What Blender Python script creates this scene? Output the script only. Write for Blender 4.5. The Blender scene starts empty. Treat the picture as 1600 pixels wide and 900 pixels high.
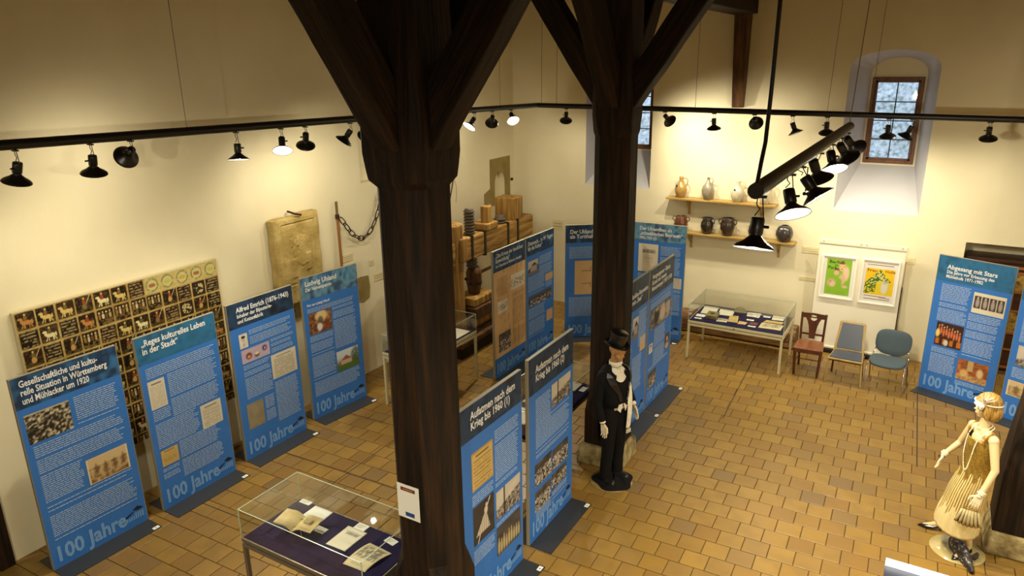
import bpy, bmesh, math, random
import numpy as np
from mathutils import Vector, Matrix, Quaternion
from mathutils.geometry import tessellate_polygon

# ------------------------------------------------------------------ camera, world, exposure
scene = bpy.context.scene
C = scene.collection
CAMZ = 4.759
yaw, pitch, roll = math.radians(30.886), math.radians(17.391), math.radians(-0.823)
fwd = Vector((-math.sin(yaw) * math.cos(pitch), math.cos(yaw) * math.cos(pitch), -math.sin(pitch)))
rt = Vector((math.cos(yaw), math.sin(yaw), 0))
up = rt.cross(fwd)
r2 = math.cos(roll) * rt + math.sin(roll) * up
u2 = -math.sin(roll) * rt + math.cos(roll) * up
camd = bpy.data.cameras.new('camera')
cam = bpy.data.objects.new('camera', camd)
C.objects.link(cam)
cam.matrix_world = Matrix(((r2.x, u2.x, -fwd.x, 0), (r2.y, u2.y, -fwd.y, 0), (r2.z, u2.z, -fwd.z, CAMZ), (0, 0, 0, 1)))
camd.sensor_width = 36.0
camd.lens = 1123.43 * 36.0 / 1600.0
camd.clip_start = 0.05
camd.clip_end = 200
scene.camera = cam

world = bpy.data.worlds.new('world')
scene.world = world
world.use_nodes = True
wn = world.node_tree.nodes
wn['Background'].inputs[0].default_value = (0.62, 0.75, 1.0, 1)
wn['Background'].inputs[1].default_value = 1.15

scene.view_settings.view_transform = 'Standard'
scene.view_settings.look = 'None'
scene.view_settings.gamma = 1.0
scene.view_settings.exposure = 0.5
LAMP_COL = (1.0, 0.905, 0.68)
LIT_W, DIM_W = 220.0, 26.0      # lamp power: plainly glowing lamps / lamps seen from behind
scene.cycles.max_bounces = 8
scene.cycles.diffuse_bounces = 5
scene.cycles.transparent_max_bounces = 12
scene.cycles.caustics_reflective = False
scene.cycles.caustics_refractive = False
scene.cycles.sample_clamp_indirect = 4.0
rng = random.Random(7)
PI = math.pi

# ------------------------------------------------------------------ helpers
def lin(r, g, b):
    f = lambda c: c / 12.92 if c <= 0.04045 else ((c + 0.055) / 1.055) ** 2.4
    return (f(r / 255), f(g / 255), f(b / 255), 1)

def tag(o, label=None, cat=None, group=None, kind=None):
    if label: o['label'] = label
    if cat: o['category'] = cat
    if group: o['group'] = group
    if kind: o['kind'] = kind
    return o

def empty(name, loc=(0, 0, 0), rz=0, label=None, cat=None, group=None, parent=None):
    o = bpy.data.objects.new(name, None)
    o.empty_display_size = 0.1
    C.objects.link(o)
    o.location = loc
    o.rotation_euler = (0, 0, rz)
    if parent: o.parent = parent
    return tag(o, label, cat, group)

class MB:
    """collects geometry for ONE mesh"""
    def __init__(s):
        s.v = []; s.f = []; s.sm = []; s.col = None
    def add(s, vs, fs, smooth=False, M=None):
        n = len(s.v)
        if M is not None: vs = [tuple(M @ Vector(v)) for v in vs]
        s.v += [tuple(v) for v in vs]
        s.f += [tuple(n + i for i in f) for f in fs]
        s.sm += [smooth] * len(fs)
        return s
    def box(s, x0, x1, y0, y1, z0, z1, M=None):
        vs = [(x0, y0, z0), (x1, y0, z0), (x1, y1, z0), (x0, y1, z0), (x0, y0, z1), (x1, y0, z1), (x1, y1, z1), (x0, y1, z1)]
        return s.add(vs, [(3, 2, 1, 0), (4, 5, 6, 7), (0, 1, 5, 4), (1, 2, 6, 5), (2, 3, 7, 6), (3, 0, 4, 7)], False, M)
    def quad(s, a, b, c, d):
        return s.add([a, b, c, d], [(0, 1, 2, 3)])
    def prism(s, poly, z0, z1, M=None, poly2=None):
        n = len(poly); q = poly2 or poly
        vs = [(p[0], p[1], z0) for p in poly] + [(p[0], p[1], z1) for p in q]
        fs = [tuple(reversed(range(n))), tuple(range(n, 2 * n))] + [(i, (i + 1) % n, n + (i + 1) % n, n + i) for i in range(n)]
        return s.add(vs, fs, False, M)
    def lathe(s, prof, seg=20, M=None, cap0=True, cap1=True, sx=1, sy=1):
        vs = []; fs = []
        for r, z in prof:
            for k in range(seg):
                a = 2 * PI * k / seg
                vs.append((r * math.cos(a) * sx, r * math.sin(a) * sy, z))
        m = len(prof)
        for i in range(m - 1):
            for k in range(seg):
                k2 = (k + 1) % seg
                fs.append((i * seg + k, i * seg + k2, (i + 1) * seg + k2, (i + 1) * seg + k))
        if cap0: fs.append(tuple(reversed(range(seg))))
        if cap1: fs.append(tuple(range((m - 1) * seg, m * seg)))
        return s.add(vs, fs, True, M)
    def tube(s, pts, r, seg=8, closed=False, M=None, flat=1.0):
        pts = [Vector(p) for p in pts]; n = len(pts)
        rs = r if isinstance(r, (list, tuple)) else [r] * n
        vs = []; fs = []
        ref = None
        for i, p in enumerate(pts):
            a = pts[(i - 1) % n] if (closed or i > 0) else p
            b = pts[(i + 1) % n] if (closed or i < n - 1) else p
            t = (b - a)
            t = t.normalized() if t.length > 1e-9 else Vector((0, 0, 1))
            if ref is None:
                ref = Vector((0, 0, 1)) if abs(t.z) < 0.9 else Vector((1, 0, 0))
            e1 = ref - t * ref.dot(t)
            if e1.length < 1e-4:
                e1 = t.orthogonal()
            e1.normalize(); ref = e1
            e2 = t.cross(e1)
            for k in range(seg):
                an = 2 * PI * k / seg
                vs.append(tuple(p + rs[i] * (math.cos(an) * e1 + math.sin(an) * flat * e2)))
        for i in range(n if closed else n - 1):
            j = (i + 1) % n
            for k in range(seg):
                k2 = (k + 1) % seg
                fs.append((i * seg + k, i * seg + k2, j * seg + k2, j * seg + k))
        if not closed:
            s.add(vs, fs, True, M)
            return s.add(vs[:seg] + vs[(n - 1) * seg:], [tuple(reversed(range(seg))), tuple(range(seg, 2 * seg))], False, M)
        return s.add(vs, fs, True, M)
    def ball(s, c, r, seg=12, M=None):
        rr = r if isinstance(r, (list, tuple)) else (r, r, r)
        vs = []; fs = []; nz = max(6, seg // 2 + 2)
        for i in range(1, nz):
            th = PI * i / nz
            for k in range(seg):
                a = 2 * PI * k / seg
                vs.append((c[0] + rr[0] * math.sin(th) * math.cos(a), c[1] + rr[1] * math.sin(th) * math.sin(a), c[2] + rr[2] * math.cos(th)))
        for i in range(nz - 2):
            for k in range(seg):
                k2 = (k + 1) % seg
                fs.append((i * seg + k2, i * seg + k, (i + 1) * seg + k, (i + 1) * seg + k2))
        t = len(vs); vs.append((c[0], c[1], c[2] + rr[2])); vs.append((c[0], c[1], c[2] - rr[2]))
        for k in range(seg):
            k2 = (k + 1) % seg
            fs.append((t, k, k2)); fs.append((t + 1, (nz - 2) * seg + k2, (nz - 2) * seg + k))
        return s.add(vs, fs, True, M)
    def poly3(s, outer, holes, to3):
        """planar polygon with holes; to3 maps 2d -> 3d"""
        loops = [outer] + list(holes)
        tri = tessellate_polygon([[Vector((p[0], p[1], 0)) for p in l] for l in loops])
        flat = [p for l in loops for p in l]
        return s.add([to3(p) for p in flat], [tuple(t) for t in tri])
    def mesh(s, name, mat=None, bevel=0):
        me = bpy.data.meshes.new(name)
        me.from_pydata(s.v, [], s.f)
        me.polygons.foreach_set('use_smooth', s.sm)
        if mat: me.materials.append(mat)
        if s.col is not None:
            at = me.color_attributes.new('Col', 'FLOAT_COLOR', 'POINT')
            at.data.foreach_set('color', np.asarray(s.col, dtype=np.float32).ravel())
        me.update()
        return me
    def build(s, name, mat=None, parent=None, loc=(0, 0, 0), rot=None, bevel=0, seg=2, fix=False):
        me = s.mesh(name, mat)
        if fix:
            bm = bmesh.new(); bm.from_mesh(me); bmesh.ops.recalc_face_normals(bm, faces=bm.faces); bm.to_mesh(me); bm.free()
        return link(name, me, parent, loc, rot, bevel, seg)

def link(name, me, parent=None, loc=(0, 0, 0), rot=None, bevel=0, seg=2):
    o = bpy.data.objects.new(name, me)
    C.objects.link(o)
    o.location = loc
    if rot is not None:
        if isinstance(rot, Quaternion):
            o.rotation_mode = 'QUATERNION'; o.rotation_quaternion = rot
        else: o.rotation_euler = rot
    if parent: o.parent = parent
    if bevel:
        m = o.modifiers.new('bevel', 'BEVEL'); m.width = bevel; m.segments = seg; m.limit_method = 'ANGLE'; m.angle_limit = 0.6
    return o

def B(x0, x1, y0, y1, z0, z1):
    return MB().box(x0, x1, y0, y1, z0, z1)

def beam(name, p0, p1, w, h, mat, parent=None, bevel=0.012, taper=1.0, wob=0.0):
    """timber from p0 to p1, its local z along its length; w across, h the other way"""
    p0 = Vector(p0); p1 = Vector(p1); d = p1 - p0; L = d.length
    m = MB(); n = 6; pr = []
    for i in range(n + 1):
        t = i / n; k = 1 + (taper - 1) * t
        ox, oy = (rng.uniform(-wob, wob), rng.uniform(-wob, wob)) if wob else (0, 0)
        pr.append([(-w / 2 * k + ox, -h / 2 * k + oy, L * t), (w / 2 * k + ox, -h / 2 * k + oy, L * t), (w / 2 * k + ox, h / 2 * k + oy, L * t), (-w / 2 * k + ox, h / 2 * k + oy, L * t)])
    vs = [v for r in pr for v in r]
    fs = [(3, 2, 1, 0), tuple(n * 4 + i for i in range(4))]
    for i in range(n):
        for k in range(4):
            fs.append((i * 4 + k, i * 4 + (k + 1) % 4, (i + 1) * 4 + (k + 1) % 4, (i + 1) * 4 + k))
    m.add(vs, fs)
    q = d.normalized().to_track_quat('Z', 'Y')
    return m.build(name, mat, parent, p0, q, bevel)

# ------------------------------------------------------------------ materials
MATS = {}
def mat(name, col, rough=0.6, metal=0.0, noise=None, bump=0.0, bscale=30, spec=0.5, stretch=(1, 1, 1), nscale=5, detail=5, coat=0, coords='Object'):
    if name in MATS: return MATS[name]
    m = bpy.data.materials.new(name); m.use_nodes = True
    nt = m.node_tree; n = nt.nodes; l = nt.links
    p = n['Principled BSDF']
    p.inputs['Roughness'].default_value = rough
    p.inputs['Metallic'].default_value = metal
    p.inputs['Specular IOR Level'].default_value = spec
    if coat:
        p.inputs['Coat Weight'].default_value = coat
    p.inputs['Base Color'].default_value = col
    tc = None
    if noise or bump:
        tc = n.new('ShaderNodeTexCoord'); mp = n.new('ShaderNodeMapping')
        mp.inputs['Scale'].default_value = stretch
        l.new(tc.outputs[coords], mp.inputs[0])
    if noise:
        t = n.new('ShaderNodeTexNoise'); t.inputs['Scale'].default_value = nscale; t.inputs['Detail'].default_value = detail
        l.new(mp.outputs[0], t.inputs[0])
        r = n.new('ShaderNodeValToRGB')
        k = len(noise)
        while len(r.color_ramp.elements) < k: r.color_ramp.elements.new(0.5)
        for i, c in enumerate(noise):
            e = r.color_ramp.elements[i]; e.position = 0.3 + 0.4 * i / (k - 1); e.color = c
        l.new(t.outputs[0], r.inputs[0]); l.new(r.outputs[0], p.inputs['Base Color'])
    if bump:
        t2 = n.new('ShaderNodeTexNoise'); t2.inputs['Scale'].default_value = bscale; t2.inputs['Detail'].default_value = 6
        l.new(mp.outputs[0], t2.inputs[0])
        b = n.new('ShaderNodeBump'); b.inputs['Strength'].default_value = bump; b.inputs['Distance'].default_value = 0.02
        l.new(t2.outputs[0], b.inputs['Height']); l.new(b.outputs[0], p.inputs['Normal'])
    MATS[name] = m
    return m

def emis(name, col, s):
    m = bpy.data.materials.new(name); m.use_nodes = True
    p = m.node_tree.nodes['Principled BSDF']
    p.inputs['Base Color'].default_value = (0, 0, 0, 1)
    p.inputs['Emission Color'].default_value = col; p.inputs['Emission Strength'].default_value = s
    return m

def vcol_mat(name, rough=0.5, spec=0.4):
    m = bpy.data.materials.new(name); m.use_nodes = True
    n = m.node_tree.nodes; a = n.new('ShaderNodeAttribute'); a.attribute_name = 'Col'
    p = n['Principled BSDF']; p.inputs['Roughness'].default_value = rough; p.inputs['Specular IOR Level'].default_value = spec
    m.node_tree.links.new(a.outputs['Color'], p.inputs['Base Color'])
    return m

def glass_mat(name, tint=(0.975, 0.985, 0.975, 1), ior=1.5):
    m = bpy.data.materials.new(name); m.use_nodes = True
    n = m.node_tree.nodes; l = m.node_tree.links
    n.remove(n['Principled BSDF'])
    t = n.new('ShaderNodeBsdfTransparent'); t.inputs[0].default_value = tint
    g = n.new('ShaderNodeBsdfGlossy'); g.inputs['Roughness'].default_value = 0.03
    f = n.new('ShaderNodeFresnel')
    ge = n.new('ShaderNodeNewGeometry'); mr = n.new('ShaderNodeMapRange')     # thin pane: same reflection from both sides
    mr.inputs[3].default_value = ior; mr.inputs[4].default_value = 1 / ior
    l.new(ge.outputs['Backfacing'], mr.inputs[0]); l.new(mr.outputs[0], f.inputs[0])
    x = n.new('ShaderNodeMixShader')
    l.new(f.outputs[0], x.inputs[0]); l.new(t.outputs[0], x.inputs[1]); l.new(g.outputs[0], x.inputs[2])
    l.new(x.outputs[0], n['Material Output'].inputs[0])
    return m

L = lin
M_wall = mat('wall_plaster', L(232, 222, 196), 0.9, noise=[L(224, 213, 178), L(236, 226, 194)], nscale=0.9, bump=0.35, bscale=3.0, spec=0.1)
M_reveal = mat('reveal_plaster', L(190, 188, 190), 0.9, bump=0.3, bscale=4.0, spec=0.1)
M_old = mat('dark_timber', L(40, 26, 14), 0.7, noise=[L(16, 11, 6), L(33, 21, 11), L(54, 34, 17)], stretch=(9, 9, 0.7), nscale=2.2, bump=0.6, bscale=5, spec=0.25)
M_oak = mat('press_oak', L(150, 112, 54), 0.65, noise=[L(100, 72, 34), L(152, 114, 56), L(184, 146, 80)], stretch=(7, 7, 0.8), nscale=2.0, bump=0.5, bscale=5, spec=0.25)
M_oakd = mat('press_dark_oak', L(92, 62, 34), 0.7, noise=[L(58, 38, 22), L(110, 76, 42)], stretch=(6, 6, 1), nscale=2.0, bump=0.4, bscale=5, spec=0.25)
M_shelf = mat('shelf_wood', L(160, 118, 62), 0.6, noise=[L(146, 116, 60), L(184, 152, 86)], stretch=(0.8, 8, 8), nscale=2.5, spec=0.3)
M_black = mat('black_enamel', L(16, 14, 13), 0.35, spec=0.5)
M_rail = mat('black_rail', L(20, 17, 15), 0.4, spec=0.5)
M_wire = mat('steel_wire', L(120, 110, 96), 0.4, 0.8)
M_iron = mat('old_iron', L(58, 44, 34), 0.6, 0.6, noise=[L(40, 30, 24), L(84, 62, 44)], nscale=20)
M_inner = mat('shade_inner_white', L(226, 222, 214), 0.5)
M_glow = emis('lamp_glow', (1.0, 0.93, 0.80, 1), 40.0)
M_glass = glass_mat('case_glass')
M_wglass = glass_mat('window_glass', (0.96, 0.98, 1.0, 1))
M_edge = mat('glass_edge', L(170, 190, 172), 0.25, spec=0.7)
M_velvet = mat('navy_velvet', L(34, 30, 62), 0.95, noise=[L(27, 24, 52), L(44, 38, 76)], nscale=6, spec=0.1)
M_cream_metal = mat('cream_metal', L(196, 188, 150), 0.45, spec=0.5)
M_grey_metal = mat('grey_metal', L(120, 112, 100), 0.35, 0.6)
M_chrome = mat('chrome', L(200, 198, 192), 0.15, 1.0)
M_plate = mat('base_plate_grey', L(52, 53, 56), 0.42, spec=0.5)
M_side = mat('panel_edge', L(146, 138, 118), 0.5)
M_white = mat('white_print', L(236, 238, 240), 0.6)
M_textline = mat('text_print', L(176, 202, 226), 0.6)
M_pale = mat('pale_blue_print', L(124, 170, 228), 0.5)
M_blue = mat('panel_blue', L(38, 104, 172), 0.48, noise=[L(54, 116, 202), L(58, 122, 208)], nscale=3, spec=0.4)
M_logo = mat('emblem_navy', L(16, 28, 48), 0.5)
M_paper = mat('paper', L(226, 220, 198), 0.85, noise=[L(214, 206, 180), L(232, 226, 206)], nscale=12, spec=0.1)
M_card = mat('white_card', L(240, 240, 234), 0.8, spec=0.1)
M_ink = mat('ink', L(40, 36, 34), 0.8)
M_stone = mat('sandstone', L(178, 154, 92), 0.9, noise=[L(152, 130, 74), L(180, 156, 96), L(196, 174, 118)], nscale=5, bump=0.8, bscale=14, spec=0.1)
M_stonep = mat('plinth_stone', L(150, 134, 92), 0.9, noise=[L(96, 82, 56), L(150, 134, 92), L(186, 172, 128)], nscale=7, bump=1.0, bscale=16, spec=0.1)
M_stoneframe = mat('door_stone', L(150, 132, 82), 0.9, noise=[L(138, 120, 72), L(158, 140, 88)], nscale=4, bump=0.3, bscale=20, spec=0.1)
M_pic = vcol_mat('printed_picture')
M_board = vcol_mat('painted_board', 0.4, 0.5)
M_wfr = mat('window_oak', L(104, 62, 34), 0.5, noise=[L(84, 48, 26), L(118, 72, 40)], stretch=(6, 6, 1), nscale=3)
M_lead = mat('muntin_lead', L(44, 46, 52), 0.5)

def tile_mat():
    m = bpy.data.materials.new('glazed_floor_tile'); m.use_nodes = True
    nt = m.node_tree; n = nt.nodes; l = nt.links; p = n['Principled BSDF']
    geo = n.new('ShaderNodeNewGeometry')
    vr = n.new('ShaderNodeVectorRotate'); vr.rotation_type = 'Z_AXIS'; vr.inputs['Angle'].default_value = -TA
    l.new(geo.outputs['Position'], vr.inputs['Vector'])
    sp = n.new('ShaderNodeSeparateXYZ'); l.new(vr.outputs[0], sp.inputs[0])
    def mth(op, a, b=None, c=None):
        x = n.new('ShaderNodeMath'); x.operation = op
        for i, q in enumerate((a, b, c)):
            if q is None: continue
            if isinstance(q, (int, float)): x.inputs[i].default_value = q
            else: l.new(q, x.inputs[i])
        return x.outputs[0]
    v = mth('FLOOR', mth('DIVIDE', mth('SUBTRACT', sp.outputs[1], TY0), TB))
    par = mth('MULTIPLY', mth('ABSOLUTE', mth('MODULO', v, 2.0)), TS)
    u = mth('FLOOR', mth('SUBTRACT', mth('DIVIDE', mth('SUBTRACT', sp.outputs[0], TX0), TAW), par))
    cb = n.new('ShaderNodeCombineXYZ'); l.new(u, cb.inputs[0]); l.new(v, cb.inputs[1])
    wnz = n.new('ShaderNodeTexWhiteNoise'); wnz.noise_dimensions = '2D'; l.new(cb.outputs[0], wnz.inputs['Vector'])
    rp = n.new('ShaderNodeValToRGB'); e = rp.color_ramp.elements
    cols = [(0.0, L(132, 98, 44)), (0.35, L(141, 108, 47)), (0.65, L(149, 116, 52)), (0.88, L(137, 106, 52)), (1.0, L(120, 94, 56))]
    while len(e) < len(cols): e.new(0.5)
    for i, (ps, c) in enumerate(cols): e[i].position = ps; e[i].color = c
    l.new(wnz.outputs['Value'], rp.inputs[0])
    # flame-marks inside each tile
    ad = n.new('ShaderNodeVectorMath'); ad.operation = 'ADD'; l.new(geo.outputs['Position'], ad.inputs[0])
    sc = n.new('ShaderNodeVectorMath'); sc.operation = 'SCALE'; sc.inputs['Scale'].default_value = 17.0
    l.new(wnz.outputs['Color'], sc.inputs[0]); l.new(sc.outputs[0], ad.inputs[1])
    nz = n.new('ShaderNodeTexNoise'); nz.inputs['Scale'].default_value = 5.0; nz.inputs['Detail'].default_value = 1.5
    l.new(ad.outputs[0], nz.inputs['Vector'])
    fr = n.new('ShaderNodeMapRange'); fr.inputs[1].default_value = 0.45; fr.inputs[2].default_value = 0.65; fr.inputs[4].default_value = 0.55
    l.new(nz.outputs[0], fr.inputs[0])
    mx = n.new('ShaderNodeMix'); mx.data_type = 'RGBA'; l.new(fr.outputs[0], mx.inputs['Factor'])
    l.new(rp.outputs[0], mx.inputs['A']); mx.inputs['B'].default_value = L(126, 97, 48)
    l.new(mx.outputs['Result'], p.inputs['Base Color'])
    p.inputs['Roughness'].default_value = 0.38
    p.inputs['Specular IOR Level'].default_value = 0.45
    b = n.new('ShaderNodeBump'); b.inputs['Strength'].default_value = 0.25; b.inputs['Distance'].default_value = 0.01
    n3 = n.new('ShaderNodeTexNoise'); n3.inputs['Scale'].default_value = 9.0; l.new(geo.outputs['Position'], n3.inputs['Vector'])
    l.new(n3.outputs[0], b.inputs['Height']); l.new(b.outputs[0], p.inputs['Normal'])
    return m

# floor tile grid (metres, in a frame turned by TA from the room)
TA = math.radians(1.95)
TAW, TB, TS = 0.25, 0.23915, 0.39
TX0, TY0 = -3.3322 * 0.25, 30.7826 * 0.25

# ------------------------------------------------------------------ room shell
XL, YB, XR, YF, ZC = -7.52, 12.71, 5.0, -3.0, 6.15
RC = (0.49, 2.75, 2.05)          # recess in back wall: x0, x1, top
def arch_outline(cx, hw, z0, zs, zt, n=12):
    pts = [(cx - hw, z0), (cx + hw, z0), (cx + hw, zs)]
    for i in range(1, n):
        a = PI * i / n
        pts.append((cx + hw * math.cos(a), zs + (zt - zs) * math.sin(a) ** 0.9))
    pts.append((cx - hw, zs))
    return pts
WINS = [(-0.815, 0.615, 2.386, 4.60, 4.87, -0.775, 0.37, 3.10, 4.46), (-5.255, 0.655, 2.49, 4.62, 4.90, -5.17, 0.37, 3.14, 4.50)]
outs = [arch_outline(w[0], w[1], w[2], w[3], w[4]) for w in WINS]
wb = MB()
outer = [(XL - 0.3, -0.1), (XR + 0.3, -0.1), (XR + 0.3, ZC + 0.3), (XL - 0.3, ZC + 0.3)]
rec = [(RC[0], 0.0), (RC[1], 0.0), (RC[1], RC[2]), (RC[0], RC[2])]
wb.poly3(outer, outs + [rec], lambda p: (p[0], YB, p[1]))
# recess box
wb.quad((RC[0], YB, 0), (RC[0], YB, RC[2]), (RC[0], YB + .62, RC[2]), (RC[0], YB + .62, 0))
wb.quad((RC[1], YB, 0), (RC[1], YB, RC[2]), (RC[1], YB + .62, RC[2]), (RC[1], YB + .62, 0))
wb.quad((RC[0], YB + .62, 0), (RC[1], YB + .62, 0), (RC[1], YB + .62, RC[2]), (RC[0], YB + .62, RC[2]))
wb.quad((RC[0], YB, RC[2]), (RC[1], YB, RC[2]), (RC[1], YB + .62, RC[2]), (RC[0], YB + .62, RC[2]))
wall_back = tag(wb.build('wall_back', M_wall, fix=False), kind='structure')
YW = 13.36
for i, (w, o) in enumerate(zip(WINS, outs)):
    rv = MB(); n = len(o)
    inn = arch_outline(w[5], w[6] + 0.03, w[7] - 0.03, w[8] + 0.04, w[8] + 0.30)
    vs = [(p[0], YB, p[1]) for p in o] + [(p[0], YW, p[1]) for p in inn]
    rv.add(vs, [(k, (k + 1) % n, n + (k + 1) % n, n + k) for k in range(n)])
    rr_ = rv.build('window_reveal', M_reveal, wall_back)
    # frame
    root = empty('window_%d' % (i + 1), (w[5], YW, w[7])); root['kind'] = 'structure'
    W_, H_ = w[6] * 2, w[8] - w[7]
    fr = MB()
    lun = [(p[0] - w[5], p[1] - w[7]) for p in inn]
    fm = MB()
    fm.poly3(lun, [[(-W_ / 2, 0), (W_ / 2, 0), (W_ / 2, H_), (-W_ / 2, H_)]], lambda p: (p[0], 0.0, p[1]))
    fm.build('plaster_surround', M_wall, root)
    for (a, b_, c, d) in ((-W_ / 2, W_ / 2, 0, .055), (-W_ / 2, W_ / 2, H_ - .055, H_)):
        B(a, b_, -0.03, .05, c, d).build('frame_rail', M_wfr, root, bevel=.006)
    for s in (-1, 1):
        B(min(s * W_ / 2, s * (W_ / 2 - .05)), max(s * W_ / 2, s * (W_ / 2 - .05)), -0.03, .05, .05, H_ - .05).build('frame_stile', M_wfr, root, bevel=.006)
        B(min(s * (W_ / 2 - .05), s * (W_ / 2 - .085)), max(s * (W_ / 2 - .05), s * (W_ / 2 - .085)), -0.012, .04, .05, H_ - .05).build('sash_stile', M_wfr, root, bevel=.004)
    B(-W_ / 2 + .05, W_ / 2 - .05, -.012, .04, .055, .085).build('sash_rail', M_wfr, root)
    B(-W_ / 2 + .05, W_ / 2 - .05, -.012, .04, H_ - .085, H_ - .055).build('sash_rail', M_wfr, root)
    gx = W_ / 2 - .085; gz0, gz1 = .085, H_ - .085
    B(-.008, .008, 0, .03, gz0, gz1).build('muntin', M_lead, root)
    rows = 4
    for k in range(1, rows):
        z = gz0 + (gz1 - gz0) * k / rows
        B(-gx, gx, 0, .03, z - .008, z + .008).build('muntin', M_lead, root)
    for k in range(rows):
        for s in (0, 1):
            z0 = gz0 + (gz1 - gz0) * k / rows
            B(-gx + s * gx, s * gx, .014, .018, z0, z0 + (gz1 - gz0) / rows).build('pane', M_wglass, root)
    MB().tube([(-W_ / 2 + .03, -.05, .10), (-W_ / 2 + .11, -.05, .10)], .008).build('handle', M_grey_metal, root)

# left wall with a blocked window niche and the small arched doorway
NI = (8.16, 9.35, 3.05, 4.95)
nich = [(NI[0], NI[2]), (NI[1], NI[2]), (NI[1], NI[3]), (NI[0], NI[3])]
DW = [(11.95, 0.9), (12.34, 0.9), (12.34, 2.45)] + [(12.145 + .195 * math.cos(a), 2.45 + .27 * math.sin(a) ** 0.8) for a in [PI * k / 10 for k in range(1, 10)]] + [(11.95, 2.45)]
wl = MB()
wl.poly3([(YF - .3, -.1), (YB + .01, -.1), (YB + .01, ZC + .3), (YF - .3, ZC + .3)], [nich, DW], lambda p: (XL, p[0], p[1]))
def recess(mb, pts, dep):
    n = len(pts)
    mb.add([(XL, p[0], p[1]) for p in pts] + [(XL - dep, p[0], p[1]) for p in pts], [(k, (k + 1) % n, n + (k + 1) % n, n + k) for k in range(n)])
    mb.poly3(pts, [], lambda p: (XL - dep, p[0], p[1]))
recess(wl, nich, .16)
recess(wl, DW, .14)
wall_left = tag(wl.build('wall_left', M_wall), kind='structure')
def wbox(name, x0, x1, y0, y1, z0, z1, m):
    return tag(B(x0, x1, y0, y1, z0, z1).build(name, m), kind='structure')
wbox('wall_right', XR, XR + .3, YF, YB, -.1, ZC, M_wall)
wbox('wall_front', XL - .3, XR + .3, YF - .3, YF, -.1, ZC, M_wall)
M_ceil = mat('ceiling_boards', L(128, 96, 58), .8, noise=[L(108, 80, 46), L(140, 106, 64)], stretch=(8, .6, 1), nscale=2)
ceil = wbox('ceiling', XL - .3, XR + .3, YF - .3, YB + .3, ZC, ZC + .2, M_ceil)
M_grout = mat('grout', L(84, 66, 40), 0.9, spec=0.1)
floor = wbox('floor', XL - .3, XR + .3, YF - .3, YB + 1.0, -.15, -.010, M_grout)
M_tile = tile_mat()
# dark doorway in the left wall near the camera: recessed timber jamb
dj = empty('door_1', (XL, 1.6, 0)); dj['kind'] = 'structure'
B(0.0, .06, .92, 1.06, 0, 2.1).build('door_jamb', M_old, dj, bevel=.01)
B(0.0, .06, -.10, .04, 0, 2.1).build('door_jamb', M_old, dj, bevel=.01)
B(0.0, .06, -.10, 1.06, 2.1, 2.24).build('door_head', M_old, dj, bevel=.01)
B(0.0, .03, .04, .92, 0, 2.1).build('door_leaf', M_old, dj)
# stones of the arched doorway, a little proud of the plaster
def stone_ring():
    m = MB()
    outer_ = [(11.79, 2.42), (11.79, 2.98), (12.54, 2.98), (12.54, 0.9), (12.34, 0.9)]
    inner = [(12.34, 2.45)] + [(12.145 + .195 * math.cos(a), 2.45 + .27 * math.sin(a) ** 0.8) for a in [PI * k / 10 for k in range(1, 10)]] + [(11.95, 2.45)]
    poly = outer_ + inner + [(11.95, 2.06), (11.80, 2.06), (11.80, 2.13), (11.57, 2.13), (11.57, 2.34)]
    m.poly3(poly, [], lambda p: (XL + .012, p[0], p[1]))
    n = len(poly)
    m.add([(XL + .012, p[0], p[1]) for p in poly] + [(XL, p[0], p[1]) for p in poly], [(k, (k + 1) % n, n + (k + 1) % n, n + k) for k in range(n)])
    return m
tag(stone_ring().build('door_2', M_stoneframe), kind='structure')
tag(B(XL + .001, XL + .010, 11.80, 11.95, .9, 2.06).build('trim_1', mat('pale_jamb', L(206, 190, 150), .9)), kind='structure')

# daylight bank outside the windows
M_bank = mat('outside_bank', L(150, 170, 180), 0.9, noise=[L(120, 132, 118), L(206, 214, 208), L(246, 248, 246)], nscale=11, detail=14)
bk = MB()
for ix in range(24):
    for iz in range(12):
        x0, x1 = -14 + ix * 1.0, -13 + ix * 1.0
        g = lambda x, k: (x, 16.0 + k * .55 + .25 * math.sin(x * 1.7 + k), 1.0 + k * .62)
        bk.quad(g(x0, iz), g(x1, iz), g(x1, iz + 1), g(x0, iz + 1))
tag(bk.build('wooded_bank', M_bank), 'frosty wooded hillside seen pale through the windows', 'hillside')

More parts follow.
